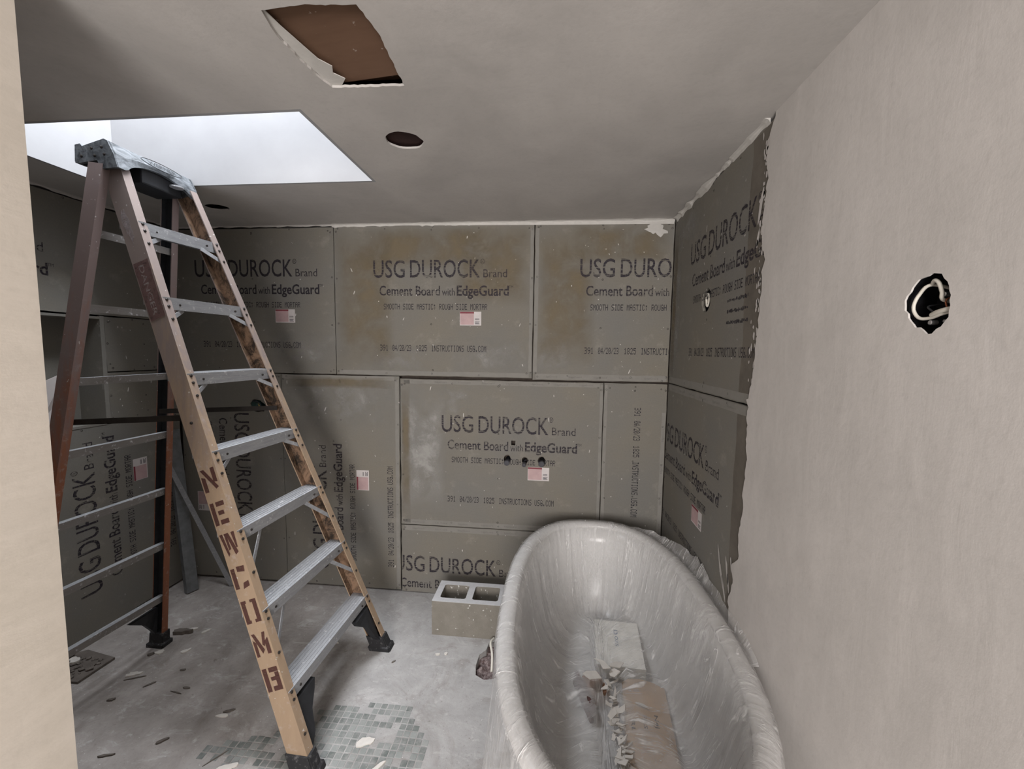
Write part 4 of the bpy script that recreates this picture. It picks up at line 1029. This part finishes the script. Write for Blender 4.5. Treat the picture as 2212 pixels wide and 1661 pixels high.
# central part over the bottom of the tub, as a grid
ctr = bm.verts.new((TX, TY, drape(TX, TY, .158)))
prev = rows[0]
for q in (.75, .5, .25):
    cur = []
    for k in range(SEG):
        p = rows[0][k].co; x = TX + (p.x - TX) * q; y = TY + (p.y - TY) * q
        cur.append(bm.verts.new((x, y, drape(x, y, .158 + .008 * noise.noise((x * 14, y * 14, 2))))))
    for k in range(SEG):
        f = bm.faces.new([prev[k], prev[(k + 1) % SEG], cur[(k + 1) % SEG], cur[k]])
        for lp in f.loops: lp[uvl].uv = (lp.vert.co.x * 1.5, lp.vert.co.y * 1.0)
    prev = cur
for k in range(SEG):
    f = bm.faces.new([prev[k], prev[(k + 1) % SEG], ctr])
    for lp in f.loops: lp[uvl].uv = (lp.vert.co.x * 1.5, lp.vert.co.y * 1.0)
sheet = from_bm('plastic_sheet', bm, M_FILM, None, None, True)
tag(sheet, 'crumpled clear plastic sheet draped over the bathtub rim and into its basin', 'plastic sheet')

# ------------------------------------------------------------------ CONCRETE BLOCK
blk = empty('concrete_block', (-.4235, 2.145, 0)); tag(blk, 'grey two-hole concrete block spattered with white, between tub and back wall', 'concrete block')
bw, bd, bh = .195, .098, .194
outer = [(-bw, -bd), (bw, -bd), (bw, bd), (-bw, bd)]
def rr_(a, b, c, d, r=.014):
    P_ = []
    for cx, cy, t0 in ((b - r, c + r, -90), (b - r, d - r, 0), (a + r, d - r, 90), (a + r, c + r, 180)):
        for k in range(5): t = math.radians(t0 + k * 22.5); P_.append((cx + r * math.cos(t), cy + r * math.sin(t)))
    return P_
hol = [rr_(-.160, -.018, -.064, .064), rr_(.018, .160, -.064, .064)]
from_bm('block_body', bm_plate(outer, hol, 0, bh - .002), M_BLOCK, blk)
from_bm('dusty_top', bm_plate([(x * .998, y * .998) for x, y in outer], hol, bh - .002, bh), M_BLOCKT, blk)

# ------------------------------------------------------------------ METAL PIECES IN THE CORNER
def lean(name, a, b, prof, m, label, cat, side):
    a, b = Vector(a), Vector(b); ax = (b - a).normalized(); S = Vector(side); S = (S - ax * S.dot(ax)).normalized(); T = ax.cross(S)
    bm = bmesh.new(); bm_sweep(bm, prof, a, b, S, T); o = from_bm(name, bm, m); tag(o, label, cat); return o
lean('metal_stud', (-2.235, 2.250, .004), (-2.374, 2.315, 1.02), [(-.032, -.016), (.032, -.016), (.032, .016), (.029, .016), (.029, -.013), (-.029, -.013), (-.029, .016), (-.032, .016)], M_GALV,
     'dark grey metal stud leaning in the far left corner', 'metal stud', (.35, 1, 0))
lean('corner_bead', (-2.03, 2.33, .004), (-2.385, 2.225, .95), [(-.014, 0), (.014, 0), (.014, .003), (-.011, .003), (-.011, .014), (-.014, .014)], M_ALU,
     'light grey metal corner bead leaning against the back wall behind the ladder', 'corner bead', (0, 0, 1))

# ------------------------------------------------------------------ FLOOR DEBRIS
tray = empty('dust_pile_board', (-2.21, 1.63, 0)); tag(tray, 'dark scrap board piled with rubble on the floor beside the doorway wall', 'scrap board')
bm = bm_plate([(-.15, .05), (-.09, .092), (.095, .062), (.085, -.09), (-.15, -.10)], [], .001, .012); from_bm('scrap_board', bm, M_FLAKED, tray)
bm = bmesh.new(); R = random.Random(12)
for _ in range(60):
    x, y = R.uniform(-.14, .07), R.uniform(-.08, .045); s = R.uniform(.004, .014)
    vs = bmesh.ops.create_icosphere(bm, subdivisions=1, radius=s)['verts']
    for v in vs: v.co = Vector((x, y, .012 + s * .4)) + Vector((v.co.x * R.uniform(.7, 1.6), v.co.y * R.uniform(.7, 1.4), v.co.z * .6))
from_bm('rubble', bm, M_FLAKED, tray)['kind'] = 'stuff'
for i, (x, y, r) in enumerate(((-.06, .01, .026), (-.09, -.06, .024))):
    bm = bm_plate(blob(x, y, r, r * .7, 12, .3, i + 40), [], .018, .028); from_bm('white_chunk', bm, M_FLAKE, tray)
DEB = [('debris_chunk', -1.953, 1.899, .045, .016, .10, M_FLAKED, .02, 'dark brown flat debris chunk on the floor behind the ladder', 'debris'),
       ('plaster_chip', -1.935, 1.925, .030, .012, .5, M_FLAKE, .005, 'white plaster smear chip touching the dark debris chunk', 'debris'),
       ('plaster_chip', -1.346, 1.464, .028, .007, .1, M_FLAKE, .004, 'pale sliver on the floor left of the near ladder foot', 'debris'),
       ('debris_chip', -1.335, 1.488, .020, .006, .35, M_FLAKED, .005, 'dark splinter beside the pale sliver left of the ladder foot', 'debris'),
       ('plaster_chip', -1.160, 1.268, .035, .013, .5, M_FLAKE, .006, 'white plaster flake at the bottom edge near the mosaic tiles', 'debris'),
       ('debris_chip', -1.225, 1.302, .036, .002, .95, M_FLAKED, .003, 'thin dark wire bit beside the bottom edge flake', 'debris'),
       ('plaster_chip', -1.93, 1.618, .03, .012, .3, M_FLAKE, .006, 'off-white chip beside the rubble board', 'debris'),
       ('debris_chip', -1.90, 1.60, .040, .003, .45, M_FLAKED, .004, 'dark long splinter under the off-white chip', 'debris'),
       ('debris_chip', -1.725, 1.668, .012, .005, .3, M_FLAKED, .005, 'small dark chip in the middle of the left floor', 'debris'),
       ('debris_chip', -1.618, 1.575, .018, .005, .1, M_FLAKED, .005, 'dark hooked chip in the middle of the left floor', 'debris'),
       ('debris_chip', -1.64, 1.548, .024, .003, -.1, M_FLAKED, .004, 'thin brown sliver just in front of the hooked chip', 'debris'),
       ('debris_chip', -1.800, 1.575, .022, .004, .9, M_FLAKED, .004, 'dark slanted splinter left of the hooked chip', 'debris'),
       ('debris_chip', -1.884, 1.481, .014, .007, .6, M_FLAKED, .006, 'dark lump near the doorway wall', 'debris'),
       ('debris_chip', -1.49, 1.336, .018, .007, .7, M_FLAKED, .006, 'dark oval lump near the bottom of the left floor', 'debris'),
       ('debris_chip', -1.644, 1.260, .026, .004, .35, M_FLAKED, .006, 'dark bent nail-like bit at the bottom left', 'debris'),
       ('debris_chip', -1.97, 1.738, .014, .008, .5, M_FLAKED, .008, 'black chip in front of the far rear ladder foot', 'debris'),
       ('plaster_chip', -1.942, 1.758, .022, .012, .2, M_FLAKE, .005, 'white chip beside the black chip near the rear ladder foot', 'debris'),
       ('plaster_chip', -1.842, 1.926, .024, .008, .9, M_FLAKE, .004, 'white elongated chip right of the dark debris chunk', 'debris'),
       ('plaster_chip', -1.82, 1.78, .020, .012, .8, M_FLAKE, .006, 'white rounded chip in front of the dark debris chunk', 'debris'),
       ('debris_chip', -.749, 1.833, .012, .003, .9, M_FLAKED, .004, 'tiny dark splinter on the bright floor right of the ladder', 'debris'),
       ('plaster_chip', -1.12, 1.93, .035, .012, -.15, M_FLAKE, .003, 'flat pale flake under the lowest ladder step', 'debris'),
       ('plaster_chip', -.545, 1.905, .010, .007, .3, M_FLAKE, .006, 'small white crumb in front of the concrete block, left one', 'debris'),
       ('plaster_chip', -.505, 1.915, .010, .007, .8, M_FLAKE, .006, 'small white crumb in front of the concrete block, right one', 'debris'),
       ('plaster_chip', -.70, 1.42, .030, .020, .5, M_FLAKE, .004, 'white plaster splash lying on the mosaic tiles', 'debris'),
       ('plaster_chip', -.62, 1.315, .045, .010, .9, M_FLAKE, .006, 'long white flake at the bottom edge on the mosaic tiles', 'debris')]
for i, (nm, x, y, rx, ry, rz, m, th, lb, ct) in enumerate(DEB):
    flake(nm, blob(0, 0, rx, ry, 14, .3, i + 200), .0005, m, lb, ct, (0, 0), th, 'loose debris on the floor', (x, y), rz)
